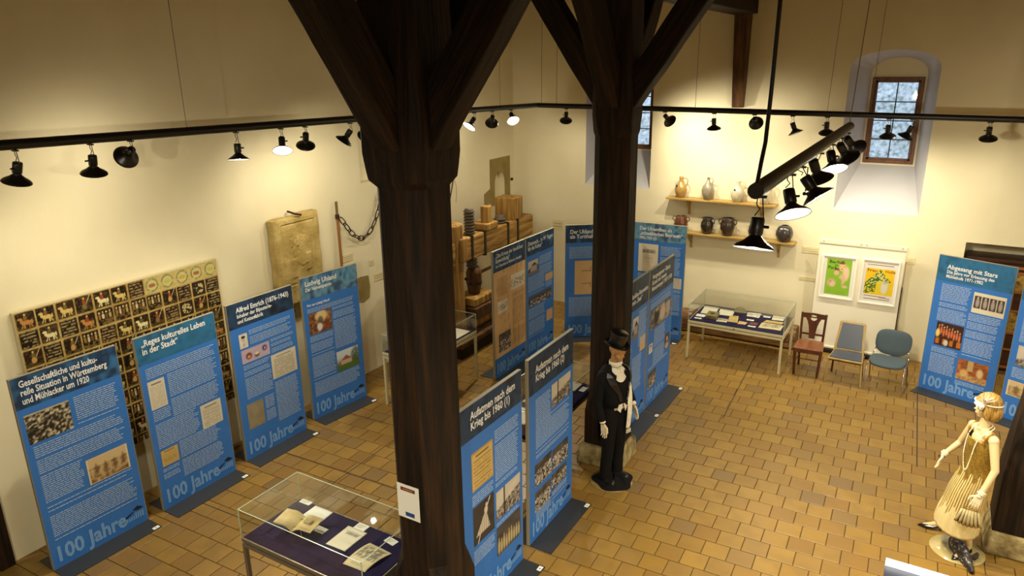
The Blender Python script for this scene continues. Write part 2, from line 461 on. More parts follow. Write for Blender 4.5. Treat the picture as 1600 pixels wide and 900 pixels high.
# ------------------------------------------------------------------ timber posts, braces, beams
def octo(h, leg):
    return [(-h + leg, -h), (h - leg, -h), (h, -h + leg), (h, h - leg), (h - leg, h), (-h + leg, h), (-h, h - leg), (-h, -h + leg)]
def timber_post(cx, cy, h, label, z_stop=0.95, dirs=((-1, 0), (1, 0), (0, -1), (0, 1)), head=0.255, hleg=.05, bz=4.28, plh=0.30, rz=0.0, hb=None, tr=.12):
    root = empty('timber_post', (cx, cy, 0), rz, label, 'post', 'carved timber posts carrying the ceiling')
    leg = h * 0.48; zp = .26
    m = MB()
    hb = hb or h + .01
    prof = [(zp, hb, .01), (z_stop - tr, hb, .012), (z_stop, (h + hb) / 2, leg * .5), (z_stop + tr, h, leg), (3.9, h * .98, leg), (3.98, h * .98, leg), (4.03, h * .5 + head * .5, hleg * 1.2), (4.12, head * .97, hleg), (4.20, head, hleg), (4.36, head, hleg), (5.46, h * .9, .02)]
    vs = []; n = 8
    for z, hh, lg in prof:
        vs += [(p[0], p[1], z) for p in octo(hh, max(lg, .004))]
    fs = [tuple(reversed(range(8))), tuple((len(prof) - 1) * 8 + i for i in range(8))]
    for i in range(len(prof) - 1):
        for k in range(8): fs.append((i * 8 + k, i * 8 + (k + 1) % 8, (i + 1) * 8 + (k + 1) % 8, (i + 1) * 8 + k))
    m.add(vs, fs)
    m.build('shaft', M_old, root, bevel=.006)
    pl = MB(); q = plh
    pl.prism([(-q, -q), (q, -q * .96), (q * .97, q), (-q * 1.02, q)], 0, zp, poly2=[(-q * .9, -q * .88), (q * .88, -q * .9), (q * .9, q * .9), (-q * .88, q * .9)])
    pl.build('stone_plinth', M_stonep, root, bevel=.03, seg=3)
    for dx, dy in dirs:
        o = beam('brace', (dx * .13, dy * .13, bz), (dx * 1.06, dy * 1.06, bz + 1.34), .22, .26, M_old, root, bevel=.015, wob=.006)
    return root
timber_post(-3.065, 3.84, .228, 'nearest dark timber post with a paper notice pinned to it')
timber_post(-3.11, 7.48, .215, 'middle timber post with four braces standing behind the top-hat figure', z_stop=.8, head=.232, hleg=.085, bz=4.36)
timber_post(1.19, 7.90, .20, 'timber post on pale stone plinth at the right edge beside the gold dress', z_stop=1.25, plh=.29, hb=.25, tr=.38, dirs=((1, 0), (0, -1)))
bm_ = empty('ceiling_beam', (-3.1, 0, 5.46), 0, 'heavy dark beam running over the posts to the window wall', 'beam')
B(-.205, .205, YF, YB - .01, 0, .40).build('timber', M_old, bm_, bevel=.02)
for k, y in enumerate((.6, 3.84, 7.48, 11.4)):
    o = B(XL + .02, XR - .02, y - .13, y + .13, 5.87, 6.12).build('cross_beam', M_old, None, bevel=.02)
    tag(o, 'dark cross beam under the ceiling boards, number %s from the window wall' % ('four', 'three', 'two', 'one')[k], 'beam')
sr = empty('wall_strut', (-3.08, YB, 3.99), 0, 'tapered brown timber strut on the back wall under the beam end', 'strut')
sm_ = MB()
sm_.prism([(-.085, -.16), (.085, -.16), (.085, -.01), (-.085, -.01)], 0, .40, poly2=[(-.085, -.24), (.095, -.24), (.095, -.01), (-.085, -.01)])
sm_.prism([(-.085, -.24), (.095, -.24), (.095, -.01), (-.085, -.01)], .40, 1.47, poly2=[(-.105, -.34), (.105, -.34), (.105, -.01), (-.105, -.01)])
sm_.build('strut', M_oakd, sr)

# ------------------------------------------------------------------ rails, wires, lamps
TXL, TYB = -6.33, 11.54
def rail(name, pts, r, label, clips):
    root = empty(name, pts[0], 0, label, 'lighting rail')
    p0 = Vector(pts[0])
    MB().tube([Vector(p) - p0 for p in pts], r, 14).build('pipe', M_rail, root)
    for c in clips:
        q = Vector(c) - p0
        B(q.x - .03, q.x + .03, q.y - .03, q.y + .03, q.z - .012, q.z + .006).build('rail_clip', M_rail, root)
    return root
zl = lambda y: 4.20 - (y - 2.8) * (4.20 - 4.035) / (TYB - 2.8)
zb = lambda x: 4.035 - (x - TXL) * (4.035 - 3.965) / (0.9 - TXL)
rail('lighting_rail', [(TXL, -2.6, zl(-2.6)), (TXL, 2.8, zl(2.8)), (TXL, 7, zl(7)), (TXL, TYB, 4.035)], .042, 'long black lamp rail hung along the left wall', [])
rail('lighting_rail', [(TXL - .04, TYB, 4.035), (-3, TYB, zb(-3)), (XR - .1, TYB, zb(XR))], .042, 'long black lamp rail hung along the window wall', [])
rail('lighting_rail', [(-.8, 3.78, 4.115), (-.8, 7.62, 4.14)], .042, 'short grey-black lamp rail hanging free in the middle of the room', [])
def wire(p0, p1, label):
    o = MB().tube([(0, 0, 0), Vector(p1) - Vector(p0)], .0035, 5).build('suspension_wire', M_wire, None, p0)
    tag(o, label, 'wire', 'thin steel wires holding the lamp rails')
WL = 'thin steel wire holding a lamp rail, '
wire((TXL, 4.50, zl(4.5) + .04), (TXL, 4.50, ZC), WL + 'far left over the painted board')
wire((TXL, 10.29, zl(10.3) + .04), (TXL, 10.31, ZC), WL + 'just left of the room corner')
wire((-6.24, TYB, 4.07), (-6.22, TYB, ZC), WL + 'left one of the pair at the rail corner')
wire((-5.94, TYB, 4.07), (-5.93, TYB, ZC), WL + 'right one of the pair at the rail corner')
wire((-3.48, TYB, 4.04), (-3.48, TYB, ZC), WL + 'seen right of the middle post')
wire((-1.535, TYB, 4.02), (-1.48, TYB, ZC), WL + 'left of the right-hand window')
wire((-.98, TYB, 4.02), (-.93, TYB, ZC), WL + 'in front of the right-hand window')
wire((-.8, 7.58, 4.18), (-.8, 8.3, ZC), WL + 'at the far end of the free rail')
cb_ = MB().tube([(0, 0, 0), (.0, .05, .10), (0, .11, .2), (0, .14, .45), (0, .16, .9), (0, .18, 2.0)], .011, 8).build('power_cable', M_rail, None, (-.8, 3.80, 4.15))
tag(cb_, 'thick black cable carrying power down to the free hanging rail', 'cable')

def shade_mesh():
    prof = [(.0, 0), (.034, 0), (.036, .01), (.036, .085), (.030, .092), (.033, .10), (.060, .125), (.092, .145), (.107, .158), (.110, .166)]
    m = MB().lathe(prof, 24, cap0=False, cap1=False)
    return m.mesh('lamp_shade', M_black)
def inner_mesh():
    return MB().lathe([(.106, .164), (.088, .150), (.056, .130), (.028, .112), (.0, .108)], 24, cap0=False, cap1=False).mesh('reflector', M_inner)
def bulb_mesh():
    return MB().lathe([(.0, .108), (.016, .110), (.030, .128), (.034, .142), (.028, .155), (.012, .162), (.0, .163)], 14, cap0=False, cap1=False).mesh('bulb')
ME_shade, ME_inner, ME_bulb = shade_mesh(), inner_mesh(), bulb_mesh()
M_bulboff = mat('bulb_glass', L(214, 206, 190), .2)
ME_bulb_off = ME_bulb.copy(); ME_bulb_off.materials.append(M_bulboff)
ME_bulb.materials.append(M_glow)
ME_knob = MB().tube([(.034, 0, .045), (.062, 0, .045)], .008, 8).mesh('knob', M_black)
ME_clip = B(-.035, .035, -.012, .012, -.012, 0).mesh('rail_mount', M_black)
LIGHTS = []
def spot(att, off, aim, label, power=0.0, glow=False, s=1.0, cone=150, col=None):
    """lamp hung from att; off = from att to the lamp's neck; aim = where the shade opens"""
    root = empty('track_spotlight', att, 0, label, 'spotlight', 'black enamel spotlights on the lamp rails')
    link('rail_mount', ME_clip, root)
    off = Vector(off); a = Vector(aim).normalized()
    q = a.to_track_quat('Z', 'Y')
    MB().tube([(-.012, 0, -.01), (-.014, 0, off.z * .4), (.004 + off.x * .5, off.y * .5, off.z * .6), (off.x - .02, off.y, off.z + .01)], .0035, 5).build('hanger', M_black, root)
    MB().tube([(.014, 0, -.01), (off.x + .03, off.y, off.z - .02)], .0035, 5).build('hanger', M_black, root)
    sh = link('lamp_shade', ME_shade, root, off, q); sh.scale = (s, s, s)
    link('reflector', ME_inner, sh); link('knob', ME_knob, sh)
    link('bulb', ME_bulb if glow else ME_bulb_off, sh)
    if power:
        ld = bpy.data.lights.new('lamp_light', 'SPOT')
        ld.energy = power; ld.color = col or LAMP_COL; ld.spot_size = math.radians(cone); ld.spot_blend = 1.0; ld.shadow_soft_size = .035
        lo = bpy.data.objects.new('lamp_light', ld); C.objects.link(lo); lo.parent = root
        lo.location = off + a * .20 * s
        lo.rotation_mode = 'QUATERNION'; lo.rotation_quaternion = (-a).to_track_quat('Z', 'Y')
    return root
# left rail (the y of each lamp, seen left to right)
nth = ['first', 'second', 'third', 'fourth', 'fifth', 'sixth', 'seventh', 'eighth', 'ninth', 'tenth', 'eleventh', 'twelfth']
leftL = [(2.945, (.0, .0, -.10), (-.30, -.10, -1), 0, D_ := 1), (3.545, (0, .0, -.10), (-.25, .05, -1), 0, 1), (3.91, (0, 0, -.08), (-1, .15, -.55), 0, 1),
         (5.06, (0, 0, -.12), (.14, -.14, -1), 1, 1), (5.66, (0, 0, -.10), (.45, -.45, -.95), 2, 1), (6.02, (0, 0, -.08), (-.45, .30, -1), 0, 1),
         (6.76, (0, 0, -.09), (-.55, -.35, -.9), 0, 1), (7.13, (0, 0, -.09), (-.8, .1, -.8), 0, 1), (9.02, (0, 0, -.08), (-.7, .8, -.5), 0, 1),
         (9.52, (0, 0, -.08), (-.3, -.8, -1), 1, 1), (10.05, (0, 0, -.08), (-.5, .6, -.8), 0, 1), (10.63, (0, 0, -.06), (.7, -.6, -.9), 2, 1)]
desc = ['opening down and tipped to the wall', 'opening straight down', 'turned to the wall showing its round back', 'glowing weakly and hanging straight', 'glowing brightest over the stone slab', 'dark, right beside the brightest one', 'tipped left over the iron chain', 'half hidden by the near post\'s left edge', 'peeping out on the right of the near post', 'tipped left with a faintly lit rim', 'dark and tipped right near the corner', 'glowing brightly next to the corner']
for i, (y, off, aim, lit, _) in enumerate(leftL):
    spot((TXL, y, zl(y) - .042), off, aim, 'black spotlight on left rail, ' + desc[i], LIT_W if lit == 2 else DIM_W, lit > 0)
backL = [(-5.75, (0, 0, -.07), (-.3, .5, -1), 0), (-5.03, (0, 0, -.08), (-.2, -.3, -1), 1), (-3.97, (0, 0, -.06), (.35, .9, -.7), 0), (-3.17, (0, 0, -.08), (.0, .2, -1), 0),
         (-2.555, (0, 0, -.06), (.0, 1, -.55), 0), (-2.0, (.0, 0, -.10), (.45, -.1, -1), 0), (-1.522, (0, 0, -.08), (.0, .35, -1), 0), (-.72, (0, 0, -.09), (.05, .3, -1), 0),
         (-.425, (0, 0, -.09), (-.45, .1, -1), 1), (.477, (0, 0, -.07), (.05, .4, -1), 0)]
descb = ['alone above the panel near the corner', 'almost hidden by the middle post', 'just right of the middle post, tipped to the wall', 'hanging straight, second right of the middle post', 'showing its round back left of the power cable', 'tipped with a bright collar, right of the power cable', 'just left of the free rail\'s far end', 'in front of the window, left one of two', 'in front of the window, right one with lit rim', 'last one at the far right']
for i, (x, off, aim, lit) in enumerate(backL):
    spot((x, TYB, zb(x) - .042), off, aim, 'black spotlight on window-wall rail, ' + descb[i], DIM_W * (3.2 if i in (2, 3, 5, 7) else 1), lit > 0)
cenL = [(3.90, (.0, .0, -.12), (.0, -.33, -1), 2), (4.72, (.0, 0, -.10), (.36, -.48, -.95), 2), (5.08, (.03, 0, -.07), (.65, -.12, -.8), 1), (5.85, (-.04, 0, -.06), (.35, .3, -1), 1),
        (6.45, (.0, 0, -.06), (.36, -.48, -.95), 2), (7.0, (0, 0, -.06), (.45, .45, -.8), 1), (7.45, (0, 0, -.05), (.5, .6, -.7), 0)]
descc = ['nearest, opening straight down over the near end', 'second, big and glaring at the viewer', 'third, its bright inside turned right', 'fourth, small gap before it', 'fifth, glaring in the far cluster', 'sixth, tipped to the window wall', 'last, dark back at the far end']
for i, (y, off, aim, lit) in enumerate(cenL):
    spot((-.8, y, 4.115 + (y - 3.8) * .0066 - .042), off, aim, 'black spotlight on the free hanging rail, ' + descc[i], LIT_W * (1.0 if lit else .6), lit > 0)
rail('lighting_rail', [(3.9, -2.6, 4.1), (3.9, 4, 4.08), (3.9, TYB - .06, 3.97)], .042, 'black lamp rail along the right wall, outside the picture', [])
for k, y in enumerate((2.2, 4.6, 6.8, 8.8)):
    spot((3.9, y, 4.06 - .004 * y), (0, 0, -.09), (-.55, .45, -1), 'black spotlight on the right-wall rail, %s from the window wall' % ('fourth', 'third', 'second', 'first')[k], LIT_W * .8, True, cone=112)
rail('lighting_rail', [(-1.6, -1.5, 4.6), (2.2, -1.5, 4.6)], .042, 'short black lamp rail behind the viewer, outside the picture', [])  # rail and lamps added out of view to brighten floor and left panels
spot((TXL, 2.15, zl(2.15) - .042), (0, 0, -.09), (.56, .50, -1), 'black spotlight on the left rail shining on the nearest glass case, outside the picture', 330, True, cone=48)
for x, aim, pw, who in ((-1.3, (-.95, 1.05, -.62), 360, 'left'), (-.1, (-.95, 1.25, -.80), 330, 'middle'), (1.4, (-.25, 1.45, -.75), 300, 'right')):
    spot((x, -1.5, 4.558), (0, 0, -.09), aim, 'black spotlight on the rail behind the viewer, %s one' % who, pw, True, cone=75)
hk = MB().tube([(0, 0, 0), (.05, 0, .0), (.05, 0, -.16)], .004, 6).ball((.045, 0, -.175), .012).ball((.065, 0, -.175), .012).build('spare_hook', M_black, None, (-.8, 5.05, 4.08))
tag(hk, 'empty bent hook with two small balls hanging from the free rail', 'hook')

# ------------------------------------------------------------------ pictures printed as coloured grids
def vnoise(U, V, s, seed):
    r = np.random.RandomState(seed); n = int(s) + 3
    g = r.rand(n, n)
    x = np.clip(U, 0, 1) * s; y = np.clip(V, 0, 1) * s
    xi = np.floor(x).astype(int); yi = np.floor(y).astype(int); fx = x - xi; fy = y - yi
    fx = fx * fx * (3 - 2 * fx); fy = fy * fy * (3 - 2 * fy)
    a = g[yi, xi] * (1 - fx) + g[yi, xi + 1] * fx; b = g[yi + 1, xi] * (1 - fx) + g[yi + 1, xi + 1] * fx
    return a * (1 - fy) + b * fy
def ell(U, V, cx, cy, rx, ry):
    return np.clip(1.6 - 1.6 * (((U - cx) / rx) ** 2 + ((V - cy) / ry) ** 2), 0, 1)
def ramp(t, cols):
    t = np.clip(t, 0, 1) * (len(cols) - 1); i = np.minimum(t.astype(int), len(cols) - 2); f = (t - i)[..., None]
    c = np.array([lin(*q)[:3] for q in cols]); return c[i] * (1 - f) + c[i + 1] * f
def over(base, m, col):
    return base * (1 - m[..., None]) + np.array(lin(*col)[:3]) * m[..., None]
GREY = [(22, 20, 22), (90, 84, 80), (180, 172, 160), (226, 220, 206)]
SEP = [(50, 34, 20), (120, 92, 58), (190, 160, 112), (228, 206, 162)]
def doclines(U, V, bg, ink=(70, 64, 60), rows=16, seed=1, head=True):
    b = ramp(vnoise(U, V, 4, seed) * .4 + .3, [tuple(int(c * .93) for c in bg), bg])
    ln = (np.sin(V * rows * 2 * PI) > .1) & (U > .1) & (U < .9) & (V > .06) & (V < (.78 if head else .94)) & (vnoise(U, V, 22, seed + 1) > .25)
    b = over(b, ln * .5, ink)
    if head: b = over(b, ((np.abs(V - .87) < .025) & (np.abs(U - .5) < .3)) * .8, ink)
    return b
def pic(kind, U, V, seed):
    n1 = vnoise(U, V, 14, seed); n2 = vnoise(U, V, 26, seed + 5); n3 = vnoise(U, V, 5, seed + 9)
    if kind == 'aerial': b = ramp((n2 * .6 + n1 * .4 - .5) * 2.0 + .45, [(20, 18, 16), (70, 62, 50), (226, 214, 182)]); return over(b, (V > .93) * .7, (210, 196, 160))
    if kind == 'crowd': return ramp(np.where(V < .66, (n2 * .7 + n1 * .3 - .5) * 2.2 + .4, .1 + .3 * n3), GREY)
    if kind == 'hall':
        b = ramp(np.where(V > .35 + .3 * U, .85 - .1 * n3, n2 * .8), GREY); return over(b, (np.abs(U - .33) < .02) * 1.0, (40, 36, 34))
    if kind == 'group':
        b = ramp(.12 + .2 * n3, GREY)
        for k in range(9):
            r = np.random.RandomState(seed + k); x = .08 + .84 * k / 8; h = .35 + .2 * r.rand()
            b = over(b, ell(U, V, x, h * .6, .05, h * .6), (186, 172, 130)); b = over(b, ell(U, V, x, h * 1.15, .022, .05), (214, 190, 150))
        return b
    if kind == 'sepiagroup':
        b = ramp(np.where(V > .62, .85, .25 + .5 * n1), SEP)
        for k in range(8): b = over(b, ell(U, V, .1 + .11 * k, .45 + .05 * math.sin(k * 2), .045, .3) * .7, (96, 74, 48) if k % 2 else (206, 184, 140))
        e = (np.minimum(np.minimum(U, 1 - U), np.minimum(V, 1 - V) * 1.0) < .035); return over(b, e * 1.0, (226, 208, 168))
    if kind == 'dancer':
        b = ramp(.1 + .08 * n3, GREY)
        w = np.clip((.62 - V) / .45, 0, 1); sk = (np.abs(U - (.56 - .12 * w)) < .07 + .28 * w) & (V > .2) & (V < .62)
        b = over(b, sk * (.75 + .25 * np.sin(U * 60)), (214, 204, 186)); b = over(b, ell(U, V, .6, .7, .1, .12), (214, 204, 186)); b = over(b, ell(U, V, .62, .84, .05, .05), (220, 200, 180))
        b = over(b, ((np.abs(U - (.62 + (V - .75) * .9)) < .03) & (V > .75) & (V < .97)) * 1.0, (214, 204, 186)); return over(b, ((np.abs(U - .2 - V * .6) < .02) & (V < .22)) * 1.0, (214, 204, 186))
    if kind == 'doc': return doclines(U, V, (222, 214, 192), seed=seed)
    if kind == 'yellowdoc':
        b = doclines(U, V, (216, 184, 112), rows=11, seed=seed); e = (np.minimum(np.minimum(U, 1 - U), np.minimum(V, 1 - V)) < .05); return over(b, e * .5, (150, 116, 60))
    if kind == 'graydoc': return ramp(.3 + .5 * (np.sin(V * 90) * .5 + .5) * .5 + .2 * n3, [(84, 78, 66), (146, 136, 112), (180, 168, 138)])
    if kind == 'portrait':
        b = ramp(.8 + .2 * n3, GREY); b = over(b, ell(U, V, .5, .6, .22, .2), (196, 184, 166)); b = over(b, ell(U, V, .5, .76, .3, .12), (50, 46, 44)); return over(b, ell(U, V, .5, .22, .06, .12) * .6, (90, 86, 84))
    if kind == 'woman':
        b = ramp(.25 + .2 * n3, GREY); b = over(b, ell(U, V, .5, .68, .34, .26), (30, 26, 26)); b = over(b, ell(U, V, .5, .64, .2, .2), (212, 180, 156)); return over(b, ell(U, V, .5, .18, .42, .24), (190, 170, 156))
    if kind == 'couple':
        b = ramp(.15 + .5 * n1, GREY); b = over(b, ell(U, V, .3, .5, .14, .42), (40, 36, 38)); b = over(b, ell(U, V, .58, .45, .16, .42), (196, 182, 172)); b = over(b, ell(U, V, .85, .5, .11, .45), (180, 166, 158)); b = over(b, ell(U, V, .3, .85, .07, .09), (214, 190, 172)); return over(b, ell(U, V, .6, .85, .07, .09), (214, 190, 172))
    if kind == 'rings':
        b = ramp(.5 + .2 * n3, [(168, 152, 178), (196, 180, 200)])
        b = over(b, ell(U, V, .25, .45, .13, .30), (104, 54, 30)); b = over(b, ell(U, V, .25, .40, .06, .14), (236, 150, 90)); b = over(b, ell(U, V, .53, .34, .11, .22), (96, 82, 88)); b = over(b, ell(U, V, .53, .44, .09, .12), (232, 214, 160)); b = over(b, ell(U, V, .82, .62, .11, .26), (86, 52, 92)); return over(b, ell(U, V, .83, .60, .04, .08), (230, 214, 226))
    if kind == 'painting':
        b = ramp(n1 * .7 + n3 * .3, [(60, 34, 22), (128, 80, 50), (196, 150, 96)]); b = over(b, ell(U, V, .55, .78, .32, .3) * .9, (232, 206, 150)); b = over(b, ell(U, V, .45, .28, .14, .22), (222, 220, 214)); b = over(b, ell(U, V, .5, .6, .14, .2) * .8, (56, 50, 52)); return over(b, ell(U, V, .78, .3, .14, .28) * .8, (120, 62, 40))
    if kind == 'house':
        b = ramp(V, [(70, 96, 44), (94, 124, 60), (206, 216, 222), (216, 224, 230)]); b = over(b, ((V < .72 - np.abs(U - .42) * .9) & (V > .3)) * 1.0, (150, 96, 78)); b = over(b, ((V < .5) & (V > .28) & (np.abs(U - .42) < .26)) * 1.0, (198, 172, 156)); b = over(b, ell(U, V, .88, .62, .28, .44) * (n2 * .5 + .5), (60, 90, 36)); return over(b, (V < .26) * (n1 * .5 + .5), (84, 116, 48))
    if kind == 'bwhouse':
        b = ramp(.75 + .1 * n3, GREY); b = over(b, ((V < .85 - np.abs(U - .6) * .8) & (V > .2)) * 1.0, (60, 54, 54)); b = over(b, ((V < .6) & (V > .2) & (np.abs(U - .55) < .33)) * 1.0, (170, 160, 150)); return over(b, (V < .2) * .8, (90, 70, 60))
    if kind == 'band':
        b = ramp(.15 + .1 * n3, [(40, 20, 14), (90, 50, 30), (160, 90, 50)])
        for k in range(9): b = over(b, ell(U, V, .1 + .1 * k, .62 - .02 * k + .06 * (k % 2), .045, .2), (214, 120, 84)); b = over(b, ell(U, V, .1 + .1 * k, .84 - .02 * k + .06 * (k % 2), .022, .05), (240, 196, 160))
        for k in range(4): b = over(b, ((np.abs(U - .1 - .27 * k) < .07) & (V < .3) & (V > .06)) * .8, (206, 120, 44))
        b = over(b, ell(U, V, .08, .52, .09, .2), (236, 210, 120)); return over(b, ell(U, V, .43, .16, .1, .15), (214, 204, 190))
    if kind == 'stage':
        b = ramp(n1 * .5 + .3 * n3, [(96, 50, 26), (164, 96, 54), (206, 160, 100)]); b = over(b, ((V < .3)) * (n2 * .8), (214, 186, 130)); b = over(b, ell(U, V, .75, .5, .12, .26), (222, 190, 140)); b = over(b, ((np.abs(U - .42) < .1) & (V > .5)) * .7, (196, 176, 120)); return over(b, ell(U, V, .25, .35, .16, .2) * .8, (220, 184, 120))
    if kind == 'strip4':
        b = ramp(.5 + .0 * U, [(214, 206, 180), (226, 218, 194)])
        for k in range(4):
            x0 = .05 + .235 * k; ins = (U > x0) & (U < x0 + .2) & (V > .24) & (V < .84)
            b = over(b, ins * 1.0, (66, 56, 56)); b = over(b, ins * ell(U, V, x0 + .1, .5, .07, .26), (168, 154, 146)); b = over(b, ins * ell(U, V, x0 + .1, .74, .035, .07), (196, 180, 166))
        return b
    if kind == 'plan':
        b = ramp(.5 + .4 * n3, [(206, 170, 118), (222, 190, 142)])
        for (a, c, d, e) in ((.2, .8, .82, .82), (.2, .8, .2, .2), (.2, .2, .2, .82), (.2, .45, .7, .7), (.2, .45, .32, .32), (.45, .45, .66, .82), (.45, .45, .2, .36), (.8, .8, .6, .82)):
            b = over(b, ((U > a - .008) & (U < c + .008) & (V > d - .007) & (V < e + .007)) * .7, (110, 84, 70))
        return b
    if kind == 'maptan':
        b = ramp(.3 + .6 * n3, [(206, 166, 112), (232, 196, 146)])
        for k in range(5): b = over(b, (np.abs(U - (.15 + .17 * k) - .07 * np.sin(V * 5 + k)) < .008) * .4, (130, 92, 60))
        return b
    if kind == 'sketch':
        b = ramp(.8 + .2 * n3, [(200, 190, 170), (234, 226, 208)]); b = over(b, ((n1 > .55) & (V < .7) & (V > .2)) * .6, (90, 84, 80)); return b
    if kind == 'engraving':
        b = ramp(.6 + .3 * n3, [(196, 180, 136), (222, 208, 166)]); ins = (V > .34) & (V < .9) & (U > .1) & (U < .9)
        b = over(b, (ins & (n2 > .38)) * .75, (50, 46, 44)); return over(b, ((V < .24) & (V > .1) & (U > .2) & (U < .8) & (np.sin(V * 160) > 0)) * .35, (90, 80, 70))
    if kind == 'house_print':
        b = ramp(.6 + .3 * n3, [(214, 206, 182), (228, 220, 198)]); b = over(b, ((V > .68) & (V < .80) & (U > .2) & (U < .86)) * (.5 + .5 * n1), (120, 116, 112)); return over(b, ((V < .6) & (V > .3) & (np.abs(U - .5) < .25) & (np.sin(V * 110) > .4)) * .3, (110, 100, 90))
    if kind == 'tan': return ramp(.4 + .3 * n3, [(196, 160, 112), (214, 180, 132)])
    if kind == 'green_poster':
        b = ramp(.5 + .2 * n3, [(122, 168, 40), (142, 188, 52)])
        for (x, y, rx, ry, c) in ((.62, .86, .17, .1, (206, 172, 110)), (.62, .78, .13, .12, (228, 190, 150)), (.8, .62, .16, .24, (226, 196, 160)), (.42, .68, .14, .08, (170, 136, 84)), (.42, .62, .11, .09, (230, 192, 152)), (.66, .45, .16, .18, (214, 180, 140)), (.56, .36, .13, .14, (134, 178, 48)), (.25, .33, .22, .14, (196, 168, 130)), (.3, .3, .13, .09, (220, 190, 154)), (.8, .25, .14, .05, (206, 180, 150))):
            b = over(b, ell(U, V, x, y, rx, ry), c)
        for (x, y, rx, ry, c) in ((.62, .905, .15, .05, (150, 110, 60)), (.57, .80, .02, .012, (70, 50, 36)), (.67, .80, .02, .012, (70, 50, 36)), (.62, .735, .05, .012, (150, 60, 50)), (.42, .715, .13, .035, (120, 84, 48)), (.38, .635, .018, .012, (70, 50, 36)), (.46, .635, .018, .012, (70, 50, 36)), (.42, .575, .04, .011, (150, 60, 50)), (.22, .36, .03, .03, (150, 116, 84))):
            b = over(b, ell(U, V, x, y, rx, ry), c)
        return over(b, ((V < .1) & (U > .1) & (U < .85) & (np.sin(V * 210) > 0)) * .2, (60, 90, 20))
    if kind == 'yellow_poster':
        b = ramp(.5 + .2 * n3, [(228, 184, 20), (240, 198, 34)])
        tri = (V < .97 - np.abs(U - .5) * 1.1) & (V > .04)
        b = over(b, (tri & (V < .62) & (np.abs(U - .5) < .42)) * 1.0, (222, 196, 40))
        b = over(b, (tri & ((V > .5) | (U < .4)) & (n2 > .42)) * 1.0, (56, 108, 40)); b = over(b, (tri & (V > .45) & (n2 <= .42)) * .7, (206, 204, 130))
        b = over(b, ell(U, V, .7, .3, .14, .28), (214, 210, 196)); b = over(b, ell(U, V, .7, .5, .07, .08), (190, 180, 164))
        return b
    return ramp(n1, GREY)
def picture(name, x0, x1, z0, z1, kind, parent, y=-.0205, seed=None, nx=38, label=None, m=None, cap=70):
    w, h = x1 - x0, z1 - z0; ny = max(6, int(nx * h / w)); ny = min(ny, cap)
    U, V = np.meshgrid(np.linspace(0, 1, nx + 1), np.linspace(0, 1, ny + 1))
    seed = seed if seed is not None else rng.randrange(9999)
    c = pic(kind, U, V, seed) if isinstance(kind, str) else kind(U, V, seed)
    mb = MB()
    mb.v = [(x0 + w * u, y, z0 + h * v) for u, v in zip(U.ravel(), V.ravel())]
    mb.f = [(j * (nx + 1) + i, j * (nx + 1) + i + 1, (j + 1) * (nx + 1) + i + 1, (j + 1) * (nx + 1) + i) for j in range(ny) for i in range(nx)]
    mb.sm = [False] * len(mb.f)
    mb.col = np.concatenate([c.reshape(-1, 3), np.ones((c.size // 3, 1))], 1)
    o = mb.build(name, m or M_pic, parent)
    return tag(o, label)

def text(s, size, x, z, parent, m, y=-.0215, bold=.012, name='headline', squeeze=1.0, flat=False, loc=None, width=None):
    cu = bpy.data.curves.new(name, 'FONT'); cu.body = s; cu.size = size; cu.offset = bold * size; cu.resolution_u = 2
    cu.space_line = .95
    tmp = bpy.data.objects.new('tmp', cu); C.objects.link(tmp)
    bpy.context.view_layer.update()
    me = bpy.data.meshes.new_from_object(tmp.evaluated_get(bpy.context.evaluated_depsgraph_get()))
    bpy.data.objects.remove(tmp); bpy.data.curves.remove(cu)
    n = len(me.vertices); co = np.empty(n * 3, dtype=np.float32); me.vertices.foreach_get('co', co); co = co.reshape(-1, 3)
    if width: squeeze = width / max(1e-6, float(co[:, 0].max() - co[:, 0].min()))
    out = np.zeros_like(co)
    out[:, 0] = x + co[:, 0] * squeeze
    if flat: out[:, 1] = z + co[:, 1]; out[:, 2] = y
    else: out[:, 1] = y; out[:, 2] = z + co[:, 1]
    me.vertices.foreach_set('co', out.ravel()); me.materials.clear(); me.materials.append(m); me.update(); me.name = name
    return link(name, me, parent)

# ------------------------------------------------------------------ exhibition panels
PH = 2.07
def bodytext(rects, parent, pitch=.0215, m=None, y=-.0212, rag=.12):
    mb = MB()
    for (x0, x1, z0, z1) in rects:
        z = z1
        while z > z0:
            if rng.random() < .06: z -= pitch; continue
            x = x0; xe = x1 - (rng.random() ** 2) * rag * (x1 - x0)
            while x < xe - .01:
                w = min(rng.uniform(.015, .065), xe - x)
                mb.quad((x, y, z - pitch * .40), (x + w, y, z - pitch * .40), (x + w, y, z), (x, y, z))
                x += w + .007
            z -= pitch
    o = mb.build('body_text', m or M_textline, parent); o['kind'] = 'stuff'
    return o
HDR = {
 'dark': [(28, 44, 66), (38, 66, 100), (26, 34, 50)], 'mid': [(40, 84, 132), (28, 48, 76), (54, 110, 164)], 'teal': [(42, 100, 140), (46, 112, 160), (38, 88, 122)], 'sky': [(52, 96, 150), (108, 160, 190), (60, 84, 120)]}
def logo(parent, x, z):
    r = empty('house_emblem', (x, 0, z), parent=parent)
    m = MB(); y = -.0216
    m.add([(0, y, .07), (.085, y, .10), (.085, y, .085), (0, y, .045)], [(0, 3, 2, 1)])
    m.add([(.08, y, .115), (.14, y, .145), (.205, y, .10), (.14, y, .09)], [(0, 3, 2, 1)])
    m.build('roof', M_logo, r)
    m = MB()
    for k in range(8):
        xx = .004 + k * .025
        m.quad((xx, y, 0), (xx + .015, y, 0), (xx + .015, y, .05 + .03 * (k > 3)), (xx, y, .04 + .03 * (k > 3)))
    m.build('columns', M_pale, r)
